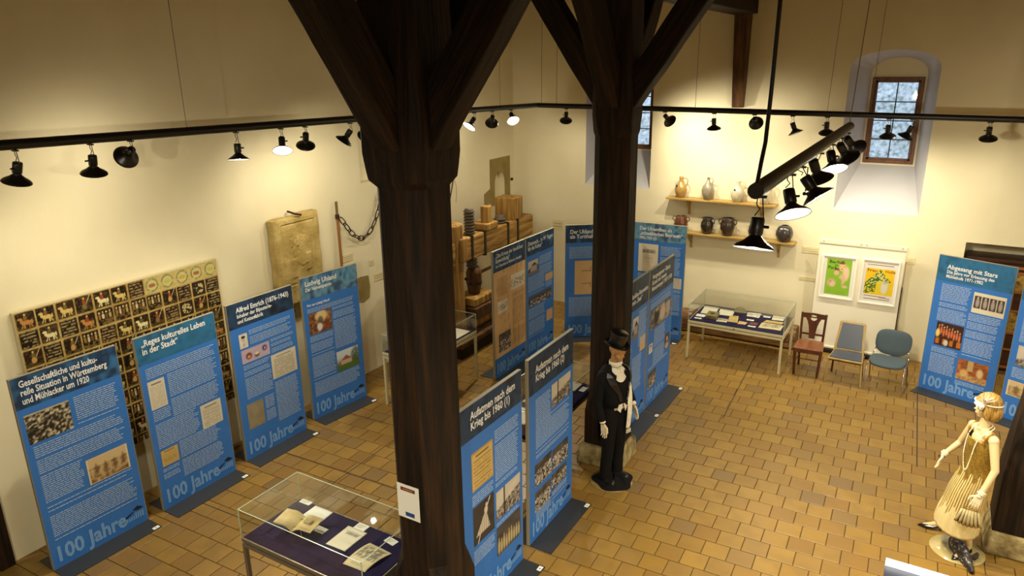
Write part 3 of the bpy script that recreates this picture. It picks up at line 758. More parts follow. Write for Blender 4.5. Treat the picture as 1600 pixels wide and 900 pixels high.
def panel(P0, P1, label, hdr, lines, rects, pics, hz=1.755, jahre=True, lg=True, face=None, subs=(), tagx=None, hh=None):
    dx, dy = P1[0] - P0[0], P1[1] - P0[1]; W = math.hypot(dx, dy); a = math.atan2(dy, dx)
    root = empty('exhibition_panel', (P0[0], P0[1], 0), a, label, 'display panel', 'blue exhibition panels on grey base plates')
    B(0, W, -.018, .018, .008, PH).build('board', M_side, root)
    B(.0, W, -.27, .27, 0, .008).build('base_plate', M_plate, root)
    mb = MB(); mb.quad((.006, -.019, .010), (W - .006, -.019, .010), (W - .006, -.019, PH - .004), (.006, -.019, PH - .004))
    mb.build('printed_face', M_blue, root)
    cols = HDR[hdr]
    def hp(U, V, seed):
        t = vnoise(U, V * .33, 6, seed) * .5 + vnoise(U, V * .33, 17, seed + 3) * .5
        return ramp(np.clip((t - .2) * 1.7, 0, 1), cols)
    picture('header_picture', .006, W - .006, hh or hz, PH - .004, hp, root, y=-.0196, nx=56)
    for (s, size, x, z, w) in lines:
        text(s, size, x, z, root, M_white, width=w, name='headline', bold=.022)
    for (s, size, x, z, w) in subs:
        text(s, size, x, z, root, M_white, width=w, name='subheading', bold=.02)
    if face: 
        x0, x1, z0, z1, k = face
        picture('background_print', x0, x1, z0, z1, k, root, y=-.0199, nx=30)
    bodytext(rects, root, m=M_ink_tan if face else None)
    for (x0, x1, z0, z1, k, nm) in pics:
        picture(nm, x0, x1, z0, z1, k, root)
    if jahre:
        text('100 Jahre', .235, .035, .075, root, M_pale, name='anniversary_lettering', width=.70 * W, bold=.03)
    if lg: logo(root, W - .235, .09)
    t = B(W - .085, W - .015, -.26, -.215, .0085, .0105).build('number_tag', M_card, root)
    B(W - .058, W - .046, -.245, -.232, .0106, .011).build('tag_number', M_ink, t)
    return root
M_ink_tan = mat('brown_print', L(168, 128, 84), .6)
panel((-7.03, 2.79), (-7.00, 3.785), 'blue panel headed Gesellschaftliche und kulturelle Situation, first in the left row', 'mid',
      [('Gesellschaftliche und kultu-', .092, .07, 1.965, .72), ('relle Situation in Württemberg', .092, .07, 1.880, .80), ('und Mühlacker um 1920', .092, .07, 1.795, .61)],
      [(.50, .92, 1.39, 1.69), (.07, .93, 1.05, 1.35), (.07, .46, .74, 1.03), (.07, .93, .32, .69)],
      [(.05, .455, 1.385, 1.685, 'aerial', 'aerial_photo'), (.49, .915, .71, .99, 'sepiagroup', 'sepia_photo')])
panel((-6.985, 3.965), (-6.985, 4.95), 'blue panel headed Reges kulturelles Leben in der Stadt, second in the left row', 'teal',
      [('„Reges kulturelles Leben', .098, .07, 1.955, .78), ('in der Stadt“', .098, .07, 1.865, .42)],
      [(.07, .92, 1.58, 1.70), (.30, .92, 1.06, 1.56), (.07, .28, 1.08, 1.20), (.07, .60, .76, 1.04), (.31, .85, .30, .73), (.07, .27, .38, .49)],
      [(.065, .26, 1.22, 1.55, 'doc', 'letter_print'), (.63, .905, .73, 1.025, 'doc', 'letter_print'), (.075, .285, .52, .715, 'yellowdoc', 'yellow_print')])
panel((-7.03, 5.15), (-7.005, 6.145), 'dark-headed blue panel with a purple photo of rings, third in the left row', 'dark',
      [('Alfred Emrich (1876-1943)', .088, .13, 1.945, .80), ('Inhaber der Bijouterie-', .068, .13, 1.875, .52), ('und Kettenfabrik', .068, .13, 1.805, .38)],
      [(.27, .92, 1.50, 1.68), (.57, .93, 1.27, 1.46), (.13, .53, .80, 1.25), (.56, .93, .32, .87), (.38, .53, .40, .74)],
      [(.12, .24, 1.48, 1.665, 'portrait', 'portrait_photo'), (.125, .545, 1.28, 1.455, 'rings', 'ring_photo'), (.545, .945, .915, 1.245, 'doc', 'letter_print'), (.10, .35, .40, .74, 'graydoc', 'grey_photo')])
panel((-7.10, 6.375), (-6.975, 7.33), 'lighter blue panel with painting and half-timbered house pictures, fourth in the left row', 'sky',
      [('Ludwig Uhland', .098, .07, 1.945, .52), ('Der Namenspatron', .072, .07, 1.870, .43)],
      [(.07, .86, 1.565, 1.62), (.48, .88, .92, 1.54), (.07, .46, .74, 1.22), (.07, .46, .58, .72), (.07, .88, .34, .54)],
      [(.08, .455, 1.245, 1.55, 'painting', 'painting_print'), (.48, .87, .56, .865, 'house', 'house_photo')], subs=[('Wer war Ludwig Uhland?', .052, .07, 1.655, .38)])
panel((-5.585, 8.76), (-5.575, 9.715), 'panel with tan map-like face headed Die Krone der baulichen Entwicklung', 'mid',
      [('„Die Krone der baulichen', .086, .07, 1.955, .80), ('Entwicklung“', .086, .07, 1.875, .40), ('Der Uhlandbau im Mühlacker Stadtbild', .058, .07, 1.80, .76)],
      [(.10, .42, 1.32, 1.62), (.54, .92, .74, 1.27), (.55, .92, .42, .66)],
      [(.50, .93, 1.33, 1.58, 'sketch', 'drawing_print'), (.12, .47, .40, .71, 'crowd', 'aerial_photo'), (.10, .40, 1.05, 1.25, 'sketch', 'small_drawing')], hz=.33, hh=1.735, face=(.006, .949, .33, 1.735, 'maptan'))
panel((-5.575, 9.745), (-5.545, 10.66), 'deep blue panel headed Dennoch in 99 Tagen, right of the tan-faced one', 'mid',
      [('Dennoch... in 99 Tagen', .09, .06, 1.93, .80), ('für die Kultur“', .09, .06, 1.845, .46)],
      [(.42, .85, 1.34, 1.68), (.06, .60, 1.08, 1.40), (.63, .86, 1.10, 1.19), (.06, .62, .34, .84)],
      [(.06, .38, 1.43, 1.66, 'bwhouse', 'house_photo'), (.62, .87, 1.20, 1.32, 'tan', 'tan_print'), (.07, .83, .87, 1.05, 'crowd', 'building_site_photo'), (.66, .87, .46, .66, 'tan', 'pale_print')])
panel((-5.44, 10.92), (-4.65, 11.50), 'blue panel headed als Turnhalle with a tan floor plan, half behind the middle post', 'mid',
      [('Der Uhlandbau', .098, .08, 1.92, .52), ('als Turnhalle', .098, .08, 1.835, .45)],
      [(.07, .90, 1.47, 1.68), (.07, .90, .40, .78)],
      [(.17, .80, .81, 1.43, 'plan', 'floor_plan_print')])
panel((-4.56, 11.735), (-3.565, 11.785), 'light blue panel headed schwäbisches Bayreuth, near the glass case by the wall', 'sky',
      [('Der Uhlandbau als', .086, .17, 1.945, .57), ('„schwäbisches Bayreuth“', .086, .17, 1.860, .76), ('1921-1933 (1)', .066, .17, 1.785, .30)],
      [(.56, .92, 1.18, 1.68), (.17, .52, .60, 1.16), (.56, .78, .40, 1.14), (.80, .95, .45, .92)],
      [(.165, .52, 1.195, 1.70, 'house_print', 'letter_print'), (.805, .955, .945, 1.135, 'doc', 'letter_print')], jahre=False)
panel((-3.185, 7.90), (-3.18, 8.875), 'blue panel behind the top-hat figure, headline ending in Renovation', 'dark',
      [('Uhlandbau-Renovation', .09, .30, 1.84, .64), ('seinem „Best“', .09, .30, 1.755, .44)],
      [(.65, .93, 1.10, 1.60), (.07, .42, .30, 1.50), (.46, .80, .50, .98)],
      [(.44, .64, 1.26, 1.55, 'bwhouse', 'hall_photo'), (.72, .92, 1.00, 1.21, 'tan', 'yellow_print')], hh=1.66)
panel((-3.175, 8.905), (-3.165, 9.885), 'blue panel with a big photo of couples, right neighbour of the Renovation one', 'dark',
      [('Vergangener Glanz', .088, .08, 1.925, .72), ('Kunst am neuen', .088, .08, 1.84, .56), ('Musentempel 1957-1970', .088, .08, 1.755, .80)],
      [(.07, .90, 1.50, 1.63), (.25, .72, .60, 1.14), (.07, .90, .56, .60)],
      [(.07, .92, 1.17, 1.47, 'couple', 'couple_photo'), (.07, .21, .83, .97, 'portrait', 'small_photo'), (.72, .92, .67, .91, 'woman', 'portrait_photo'), (.08, .40, .28, .52, 'crowd', 'dance_photo')], hh=1.66)
panel((-3.085, 4.255), (-3.075, 5.255), 'blue panel headed Aufatmen nach dem Krieg bis 1960 (1), with a dancer photo', 'dark',
      [('Aufatmen nach dem', .105, .16, 1.93, .72), ('Krieg bis 1960 (1)', .105, .16, 1.835, .62)],
      [(.52, .93, 1.06, 1.66), (.15, .49, 1.10, 1.20), (.52, .93, .66, .70), (.15, .49, .50, .64)],
      [(.155, .49, 1.24, 1.61, 'yellowdoc', 'yellow_print'), (.155, .49, .69, 1.08, 'dancer', 'dancer_photo'), (.525, .95, .73, 1.03, 'hall', 'crowd_photo'), (.525, .95, .34, .65, 'group', 'stage_photo')])
panel((-3.115, 5.455), (-3.12, 6.44), 'blue panel headed Aufatmen nach dem Krieg bis 1960 (2), with four crowd photos', 'dark',
      [('Aufatmen nach dem', .105, .14, 1.89, .72), ('Krieg bis 1960 (2)', .105, .14, 1.795, .62)],
      [(.14, .46, 1.28, 1.60), (.14, .90, .92, 1.32), (.14, .48, .22, .32), (.50, .86, .26, .36)],
      [(.48, .92, 1.36, 1.62, 'hall', 'dancing_photo'), (.12, .49, .62, .88, 'crowd', 'hall_photo'), (.51, .87, .61, .86, 'crowd', 'hall_photo'), (.12, .47, .32, .56, 'crowd', 'hall_photo'), (.49, .84, .38, .57, 'crowd', 'hall_photo')], hh=1.68)
panel((.165, 11.66), (1.075, 11.315), 'blue panel headed Abgesang mit Stars, right of the row of chairs', 'teal',
      [('Abgesang mit Stars', .088, .13, 1.885, .63), ('Die Jahre vor Erbauung des', .064, .13, 1.82, .60), ('Mühlehofs 1971-1982', .064, .13, 1.755, .47)],
      [(.10, .48, 1.12, 1.66), (.50, .90, 1.22, 1.31), (.50, .88, .66, 1.19), (.10, .46, .62, .70), (.10, .44, .32, .60), (.48, .86, .22, .28)],
      [(.52, .92, 1.335, 1.63, 'strip4', 'four_portrait_photo'), (.12, .475, .735, 1.09, 'band', 'band_photo'), (.475, .87, .31, .62, 'stage', 'stage_photo')], hh=1.70)
panel((1.155, 11.14), (2.03, 10.70), 'blue panel cut off by the right edge of the picture', 'teal',
      [],
      [(.08, .80, 1.14, 1.66), (.07, .80, .62, .76)],
      [(.09, .60, .79, 1.08, 'hall', 'dark_photo'), (.05, .60, .35, .57, 'sepiagroup', 'old_photo')], hh=1.70)

# ------------------------------------------------------------------ painted board on the left wall
def board_pic(U, V, seed):
    W_, H_ = 2.30, 1.86
    NX, NY = 12, 9.5
    base = ramp(vnoise(U, V, 60, 3) * .6 + vnoise(U, V, 9, 4) * .5, [(132, 104, 52), (170, 142, 80), (196, 170, 108)])
    x = U * NX; y = (1 - V) * NY; i = np.floor(x).astype(int); j = np.floor(y).astype(int); fx = x - i; fy = y - j
    cs = np.random.RandomState(11)
    kinds = cs.choice(['horse', 'horse', 'text', 'fig', 'group', 'scene'], size=(11, 13))
    kinds[0, :] = ['horse', 'horse', 'horse', 'scene', 'horse', 'horse', 'text', 'orn', 'orn', 'orn', 'orn', 'orn', 'orn']
    kinds[1, :] = ['text', 'horse', 'text', 'horse', 'group', 'group', 'group', 'group', 'fig', 'text', 'orn2', 'text', 'text']
    kinds[2, :] = ['fig', 'text', 'fig', 'group', 'text', 'horse', 'horse', 'scene', 'text', 'orn2', 'fig', 'text', 'text']
    dk = [(34, 22, 12), (24, 16, 9), (46, 28, 14), (30, 20, 10)]
    n2 = vnoise(U, V, 130, 8)
    for jj in range(10):
        for ii in range(12):
            k = kinds[min(jj, 10), ii]; c = (i == ii) & (j == jj)
            if not c.any(): continue
            r = cs.rand(4)
            rect = (fx > .05) & (fx < .95) & (fy > .055) & (fy < .94)
            rnd = rect & ((((fx - .5) / .5) ** 4 + ((fy - .5) / .5) ** 4) < 1.05)
            ins = c & (rnd if r[0] > .4 else rect)
            if k in ('orn', 'orn2'):
                if k == 'orn':
                    base = over(base, c * .7 * (n2 * .6 + .4), (196, 186, 120))
                    ring = np.abs(np.hypot(fx - .5, fy - .5) - .36) < .05
                    base = over(base, (c & ring & (n2 > .35)) * .8, (104, 116, 56)); base = over(base, (c & (np.hypot(fx - .5, fy - .5) < .3)) * .5, (190, 196, 150))
                    base = over(base, (c & (((fx - .5) / .22) ** 2 + ((fy - .52) / .12) ** 2 < 1)) * .9, [(196, 150, 40), (160, 80, 40), (186, 170, 60)][ii % 3])
                else:
                    base = over(base, ins * 1.0, (44, 32, 20)); base = over(base, (ins & (np.hypot(fx - .5, fy - .5) < .34) & (n2 > .5)) * .9, (196, 178, 124))
                continue
            base = over(base, ins * 1.0, dk[(ii + jj) % 4]); base = over(base, (ins & (n2 > .62)) * .35, (120, 92, 48))
            bg = ins & (fy > .72)
            if k == 'text':
                ln = ins & (np.sin(fy * 2 * PI * 6) > .25) & (fx > .14) & (fx < .86) & (n2 > .35)
                base = over(base, ln * .7, (176, 156, 108))
            elif k in ('horse', 'fig', 'scene'):
                hc = [(226, 212, 158), (214, 186, 110), (188, 130, 66)][int(r[1] * 3)] if k == 'horse' else ((128, 108, 66) if k == 'scene' else (196, 150, 84))
                base = over(base, (bg & (n2 > .3)) * .5, (96, 80, 40))
                body = (((fx - .52) / .24) ** 2 + ((fy - .58) / .11) ** 2 < 1)
                neck = (((fx - .30) / .08) ** 2 + ((fy - .45) / .15) ** 2 < 1) | (((fx - .23) / .09) ** 2 + ((fy - .36) / .05) ** 2 < 1)
                leg = ((np.abs(fx - .34 + (fy - .7) * .4) < .025) | (np.abs(fx - .42) < .025) | (np.abs(fx - .66) < .025) | (np.abs(fx - .72 - (fy - .7) * .5) < .025)) & (fy > .6) & (fy < .86)
                tail = (((fx - .80) / .05) ** 2 + ((fy - .60) / .12) ** 2 < 1)
                if k == 'horse': base = over(base, (ins & (body | neck | leg | tail)) * .95, hc)
                rider = (((fx - .50) / .09) ** 2 + ((fy - .36) / .15) ** 2 < 1); hd = (np.hypot(fx - .5, fy - .18) < .055)
                base = over(base, (ins & rider) * .95, [(122, 100, 44), (150, 70, 34), (104, 96, 56)][int(r[2] * 3)])
                base = over(base, (ins & hd) * .95, (214, 184, 128))
                if k != 'horse':
                    base = over(base, (ins & (((fx - .5) / .13) ** 2 + ((fy - .62) / .16) ** 2 < 1)) * .9, hc); base = over(base, (ins & (np.abs(fx - .66 - .6 * (.4 - fy)) < .02) & (fy < .5)) * .9, (214, 200, 150))
            elif k == 'group':
                for q in range(4):
                    xx = .18 + .2 * q; base = over(base, (ins & (((fx - xx) / .07) ** 2 + ((fy - .45) / .16) ** 2 < 1)) * .9, [(150, 110, 54), (206, 196, 150), (120, 76, 40), (180, 160, 100)][q])
                    base = over(base, (ins & (np.hypot(fx - xx, fy - .22) < .05)) * .9, (220, 196, 140))
                base = over(base, (ins & (fy > .6) & (n2 > .5)) * .7, (120, 98, 54))
    return base
bd = empty('painted_board', (XL, 3.13, .67), PI / 2, 'big dark board painted with rows of horsemen and scripts behind the left panels', 'painting')
B(0, 2.30, -.07, -.015, 0, 1.86).build('board', mat('board_edge', L(196, 184, 148), .6), bd)
picture('painted_cells', .004, 2.296, .004, 1.856, board_pic, bd, y=-.0712, nx=330, m=M_board, cap=270)

# ------------------------------------------------------------------ left wall objects
sl = empty('relief_slab', (XL, 6.30, 1.62), PI / 2, 'tall weathered sandstone slab with worn relief leaning on the left wall', 'stone slab')
def slab_h(u, v):
    h = 0.0
    if .13 < u < .90 and .22 < v < .93: h -= .016
    if .16 < u < .87 and .245 < v < .905: h += .008
    if ((u - .56) / .20) ** 2 + ((v - .60) / .17) ** 2 < 1: h += .012
    for (a, c, d, e) in ((.30, .42, .30, .52), (.62, .74, .36, .56), (.30, .36, .66, .76), (.44, .50, .66, .77)):
        if a < u < c and d < v < e: h += .014
    return h
S = MB(); N1, N2 = 40, 60
for j in range(N2 + 1):
    for i in range(N1 + 1):
        u, v = i / N1, j / N2; e = min(u, 1 - u, (1 - v) * 1.5, v * 1.5)
        xx = u * .80 + (.006 * math.sin(v * 17) if u in (0, 1) else 0)
        zz = v * 1.22 + (.035 * u - .02 + .008 * math.sin(u * 11)) * (j == N2)
        S.v.append((xx, -.15 - slab_h(u, v) + (.022 if e < .001 else (.006 if e < .03 else 0)) + rng.uniform(-.0012, .0012), zz))
for j in range(N2):
    for i in range(N1):
        a = j * (N1 + 1) + i; S.f.append((a, a + 1, a + N1 + 2, a + N1 + 1)); S.sm.append(False)
nb = len(S.v)
rim = [i for i in range(N1 + 1)] + [(j) * (N1 + 1) + N1 for j in range(1, N2 + 1)] + [N2 * (N1 + 1) + i for i in range(N1 - 1, -1, -1)] + [j * (N1 + 1) for j in range(N2 - 1, 0, -1)]
for r_ in rim: S.v.append((S.v[r_][0], -.02, S.v[r_][2]))
for k in range(len(rim)):
    k2 = (k + 1) % len(rim); S.f.append((rim[k2], rim[k], nb + k, nb + k2)); S.sm.append(False)
S.build('slab', M_stone, sl)
MB().tube([(.36, -.03, 1.27), (.36, -.17, 1.25), (.46, -.175, 1.22)], .014, 8).build('iron_clamp', M_iron, sl)
for x in (.10, .62):
    B(x, x + .10, -.15, -.015, -.10, -.002).build('iron_bracket', M_iron, sl)
pole = MB().tube([(0, 0, .45), (0, .002, 1.6), (0, 0, 2.62)], [.022, .021, .019], 8)
po = empty('wooden_pole', (XL + .035, 7.575, .012), 0, 'thin upright wooden pole on the left wall below the chain end', 'pole')
pole.build('pole', mat('pole_wood', L(150, 96, 44), .5), po)
MB().tube([(0, 0, 2.60), (0, 0, 2.67)], .030, 10).build('iron_ring', M_iron, po)
MB().tube([(0, 0, 2.66), (0, 0, 2.86)], .017, 8).build('tip', mat('pole_tip', L(110, 90, 54), .6), po)
ch = empty('iron_chain', (XL + .062, 7.60, 2.62), 0, 'heavy rusty iron chain hanging in a curve on the left wall', 'chain')
pts = [(0, 0, 0), (0, .09, -.10), (0, .17, -.22), (0, .27, -.31), (0, .36, -.37), (0, .46, -.39), (0, .57, -.35), (0, .68, -.27), (0, .77, -.15), (0, .85, -.01), (0, .90, .10), (0, .93, .20)]
for k in range(len(pts) - 1):
    a = Vector(pts[k]); b = Vector(pts[k + 1]); c = (a + b) / 2; d = (b - a).normalized(); Lh = (b - a).length / 2 + .022
    ring = []
    n_ = Vector((1, 0, 0)) if k % 2 == 0 else d.cross(Vector((1, 0, 0)))
    n_ = (n_ + Vector((.25, 0, 0))).normalized(); s_ = d.cross(n_).normalized()
    for q in range(14):
        an = 2 * PI * q / 14; ring.append(tuple(c + d * Lh * math.cos(an) + s_ * .034 * math.sin(an)))
    MB().tube(ring, .0085, 6, closed=True).build('chain_link', M_iron, ch)
MB().tube([(-.03, .93, .24), (.01, .93, .24), (.01, .93, .16)], .010, 6).build('wall_hook', M_iron, ch)
def wlabel(name, p, w, h, label, on='left'):
    if on == 'left': o = B(0, .008, 0, w, 0, h).build(name, M_lab, None, (XL + .001, p[0], p[1]))
    else: o = B(0, w, -.008, 0, 0, h).build(name, M_lab, None, (p[0], YB - .001, p[1]))
    o2 = (B(.008, .0085, .02, w - .02, h * .3, h * .36) if on == 'left' else B(.02, w - .02, -.0085, -.008, h * .3, h * .36))
    (B(.008, .0086, .02, w - .03, h * .6, h * .66) if on == 'left' else B(.02, w - .03, -.0086, -.008, h * .6, h * .66)).build('printed_line', M_labink, o)
    o2.build('printed_line', M_labink, o)
    tag(o, label, 'label')
M_lab = mat('label_board', L(222, 208, 164), .5); M_labink = mat('label_ink', L(150, 136, 100), .8)
wlabel('wall_label', (7.64, 1.93), .22, .11, 'small pale label on the left wall just right of the wooden pole')
wlabel('wall_label', (8.21, 1.74), .11, .09, 'tiniest pale label on the left wall under the chain')
wlabel('wall_label', (8.30, 1.46), .26, .12, 'pale label on the left wall beside the near post edge, right of the stone')
wlabel('wall_label', (-6.62, 1.53), .24, .19, 'square pale label on the window wall left of the Turnhalle panel', 'b')
wlabel('wall_label', (-1.84, 1.61), .28, .11, 'pale label on the window wall right of the lower shelf', 'b')
wlabel('wall_label', (-1.84, 1.13), .30, .06, 'slim pale label on the window wall left of the white poster board', 'b')
wlabel('wall_label', (-.27, 1.61), .12, .11, 'pale label peeping out right of the white poster board', 'b')
fs_ = MB()
fp = [(7.86, 1.27), (8.02, 1.21), (8.15, 1.24), (8.18, 1.42), (8.16, 1.60), (7.98, 1.62), (7.85, 1.60)]
fs_.poly3([(a, b) for a, b in fp], [], lambda p: (XL + .012, p[0], p[1]))
fs_.add([(XL + .012, a, b) for a, b in fp] + [(XL, a, b) for a, b in fp], [(k, (k + 1) % 7, 7 + (k + 1) % 7, 7 + k) for k in range(7)])
st = fs_.build('embedded_stone', M_stoneframe); tag(st, 'rough brown stone set in the left wall right of the fourth panel', 'stone')
hk = MB().tube([(0, 0, 0), (.05, -.02, -.02), (.05, -.03, -.05)], .012, 6).tube([(.05, -.03, -.03), (.06, -.10, -.18), (.05, -.20, -.48)], .012, 6).build('hay_hook', M_iron, None, (XL + .01, 10.52, 2.83))
tag(hk, 'curved iron rod hanging on the left wall right of the near post', 'hook')
cd = MB().tube([(0, 0, 0), (.02, .03, -.15), (.02, .03, -.30), (.02, .0, -.44)], .004, 5).build('thin_cord', mat('cord_brown', L(120, 100, 66), .8), None, (XL + .04, 10.54, 2.80))
tag(cd, 'thin cord dangling from the iron rod on the left wall', 'cord')
kn = MB().ball((0, 0, 0), .03, 10).build('dark_knob', M_iron, None, (XL + .03, 12.58, 2.50)); tag(kn, 'small dark iron knob beside the arched doorway in the corner', 'knob')

# ------------------------------------------------------------------ wine press
wp = empty('wine_press', (-6.62, 9.15, 0), 0, 'big old oak screw press standing along the left wall behind a glass case', 'wine press')
def WB(name, x0, x1, y0, y1, z0, z1, m=M_oak, bev=.02):
    return B(x0, x1, y0, y1, z0, z1).build(name, m, wp, bevel=bev)
pm = MB()
pm.prism([(p[0] - .17, p[1] + .22) for p in octo(.20, .09)], .0, 2.26, poly2=[(p[0] - .17, p[1] + .22) for p in octo(.20, .09)])
pm.build('upright', M_oak, wp, bevel=.03)
B(-.36, .02, 1.95, 2.32, 0, 1.62).build('upright', M_oak, wp, bevel=.03)
WB('head_block', -.40, .0, 2.0, 2.36, 1.98, 2.40)
beam('top_beam', (-.18, -.15, 1.79), (-.18, 2.72, 1.79), .40, .40, M_oak, wp, bevel=.03)
WB('wedge', -.02, .06, .22, .42, 1.62, 2.02)
for y in (.58, .98, 1.75, 2.1):
    o = MB()
    o.box(.018, .034, y, y + .05, 1.58, 2.0); o.box(-.40, .034, y, y + .05, 1.99, 2.006); o.box(-.40, .034, y, y + .05, 1.574, 1.59)
    o.build('iron_strap', M_black, wp)
def screw(name, y, z0, z1, r, x=-.12):
    m = MB(); n = int((z1 - z0) / .052); pr = [(.0, z0)]
    for k in range(n):
        z = z0 + k * .052; pr += [(r * .72, z), (r, z + .018), (r, z + .034), (r * .72, z + .052)]
    pr += [(r * .8, z1), (.0, z1 + .015)]
    return m.lathe(pr, 18, M=Matrix.Translation((x, y, 0)), cap0=False, cap1=False).build(name, mat('screw_wood', L(84, 70, 54), .6), wp)
screw('wooden_screw', .74, 1.99, 2.42, .095); screw('wooden_screw', 1.72, 1.99, 2.13, .115)
screw('lower_screw', .78, 1.40, 1.58, .10)
WB('cross_block', -.30, .04, 1.05, 1.42, 1.99, 2.11); WB('cross_upright', -.16, .0, 1.14, 1.28, 1.99, 2.40)
nm = MB()
nm.lathe([(.0, .93), (.10, .93), (.13, 1.10), (.135, 1.28), (.14, 1.30), (.10, 1.40), (.0, 1.40)], 10, M=Matrix.Translation((-.10, .80, 0)), cap0=False, cap1=False)
nm.build('screw_nut', M_oakd, wp)
MB().lathe([(.139, 1.10), (.143, 1.12), (.139, 1.14)], 12, M=Matrix.Translation((-.10, .80, 0)), cap0=False, cap1=False).build('iron_band', M_black, wp)
MB().tube([(-.10, .55, 1.24), (-.10, 1.5, 1.26)], .03, 8).build('turning_bar', M_oakd, wp)
WB('press_block', -.32, .12, .50, 1.12, .78, .92, M_oak); WB('press_block', -.36, .16, .45, 1.3, .58, .77, M_oakd)
MB().tube([(-.05, .6, .45), (-.05, 1.7, .47)], .13, 10).build('round_log', M_oak, wp)
WB('press_bed', -.55, .22, -.1, 2.7, .22, .32, M_oakd); WB('press_tub', -.5, .16, .0, 2.6, .0, .22, M_old)
MB().ball((.05, .70, .16), (.10, .13, .14), 10).build('stone_weight', M_stonep, wp)

# ------------------------------------------------------------------ shelves and jugs
def shelf(x0, x1, z, label, brx):
    r = empty('wall_shelf', (x0, YB, z), 0, label, 'shelf', 'wooden shelves holding the stoneware')
    B(0, x1 - x0, -.24, -.002, -.03, 0).build('shelf_board', M_shelf, r, bevel=.004)
    for b in brx:
        m = MB(); pr = [(-.002, -.03), (-.20, -.03), (-.17, -.06), (-.10, -.10), (-.075, -.17), (-.03, -.22), (-.03, -.30), (-.002, -.32)]
        vs = [(b - x0 - .018, p[0], p[1]) for p in pr] + [(b - x0 + .018, p[0], p[1]) for p in pr]; n = len(pr)
        m.add(vs, [tuple(range(n)), tuple(reversed(range(n, 2 * n)))] + [(i, n + i, n + (i + 1) % n, (i + 1) % n) for i in range(n)])
        m.build('bracket', M_shelf, r)
shelf(-4.20, -2.30, 2.405, 'upper wooden wall shelf holding tall stoneware jugs', (-3.82, -2.55))
shelf(-3.98, -1.93, 1.795, 'lower wooden wall shelf holding squat brown pots', (-3.75, -2.21))
def pot(name, cat, x, z, prof, m, label, handles=(), neck=None, spots=None):
    r = empty(name, (x, YB - .125, z), 0, label, cat, 'old stoneware on the two wall shelves')
    MB().lathe(prof, 24, cap1=False).build('body', m, r)
    for h in handles:
        MB().tube(h, .0085, 8).build('handle', m, r)
    if spots:
        MB().ball(spots[0], spots[1], 12).build('cobalt_mark', mat('cobalt_blue', L(52, 56, 92), .3), r)
JUG = lambda s, h: [(.045 * s, 0), (.062 * s, .01), (.088 * s, .09 * h), (.094 * s, .16 * h), (.080 * s, .22 * h), (.045 * s, .27 * h), (.031 * s, .30 * h), (.033 * s, .35 * h), (.036 * s, .37 * h), (.028 * s, .372 * h), (.024 * s, .30 * h)]
hj = lambda s, h: [[(.030 * s, 0, .34 * h), (.075 * s, 0, .355 * h), (.105 * s, 0, .31 * h), (.092 * s, 0, .24 * h), (.075 * s, 0, .215 * h)]]
G = lambda n, c1, c2: mat(n, c1, .22, noise=[c1, c2], nscale=14, spec=.6, coat=.4)
pot('stoneware_jug', 'jug', -3.965, 2.405, JUG(1.15, 1.0), G('glaze_ochre', L(150, 116, 58), L(176, 140, 74)), 'ochre jug, leftmost on the upper shelf', hj(1.15, 1.0), spots=((-.05, -.078, .21), (.028, .012, .026)))
pot('stoneware_jug', 'jug', -3.48, 2.405, [(.05, 0), (.07, .01), (.098, .10), (.108, .17), (.095, .23), (.05, .29), (.024, .33), (.022, .38), (.028, .385), (.02, .39)], G('glaze_grey', L(124, 116, 98), L(146, 136, 116)), 'grey narrow-necked jug, second on the upper shelf', [[(.024, 0, .37), (.065, 0, .38), (.085, 0, .33), (.06, 0, .28)]])
pot('stoneware_jug', 'jug', -2.965, 2.405, JUG(1.2, 1.0), G('glaze_pale', L(176, 168, 142), L(196, 188, 160)), 'pale grey jug with blue mark, third on the upper shelf', hj(1.2, 1.0), spots=((-.02, -.088, .215), (.026, .012, .024)))
pot('stoneware_jug', 'jug', -2.50, 2.405, JUG(1.1, 1.05), G('glaze_pale2', L(186, 176, 146), L(200, 190, 160)), 'pale jug mostly hidden behind the near end of the free lamp rail', hj(1.1, 1.05))
pot('brown_pot', 'pot', -3.93, 1.795, [(.07, 0), (.10, .02), (.125, .12), (.115, .20), (.09, .24), (.10, .27), (.085, .272), (.08, .24)], G('glaze_brown', L(70, 36, 20), L(112, 66, 36)), 'shiny brown two-handled pot, leftmost on the lower shelf', [[(s * .09, 0, .25), (s * .145, 0, .26), (s * .155, 0, .21), (s * .118, 0, .17)] for s in (-1, 1)])
pot('brown_pot', 'pot', -3.45, 1.795, [(.06, 0), (.085, .02), (.115, .13), (.11, .20), (.08, .25), (.10, .285), (.085, .287), (.07, .25)], G('glaze_black', L(32, 26, 22), L(48, 38, 30)), 'near-black pot with one small handle, second on the lower shelf', [[(.09, 0, .27), (.13, 0, .25), (.12, 0, .18)]])
pot('brown_pot', 'pot', -3.09, 1.795, [(.07, 0), (.09, .02), (.125, .14), (.125, .22), (.10, .27), (.115, .31), (.10, .312), (.085, .27)], G('glaze_dark', L(44, 32, 26), L(60, 44, 34)), 'dark two-handled pot, third on the lower shelf', [[(s * .10, 0, .29), (s * .15, 0, .28), (s * .155, 0, .23), (s * .12, 0, .19)] for s in (-1, 1)])
pot('brown_pot', 'pot', -2.62, 1.795, [(.06, 0), (.09, .03), (.115, .13), (.10, .22), (.07, .26), (.08, .28)], G('glaze_olive', L(92, 72, 40), L(112, 88, 50)), 'olive pot peeping from behind the nearest hanging spotlight')
pot('brown_pot', 'pot', -2.13, 1.795, [(.08, 0), (.105, .02), (.14, .11), (.14, .17), (.11, .245), (.07, .275), (.05, .28)], G('glaze_graphite', L(46, 42, 40), L(64, 58, 54)), 'round graphite pot with a pale scroll, rightmost on the lower shelf')
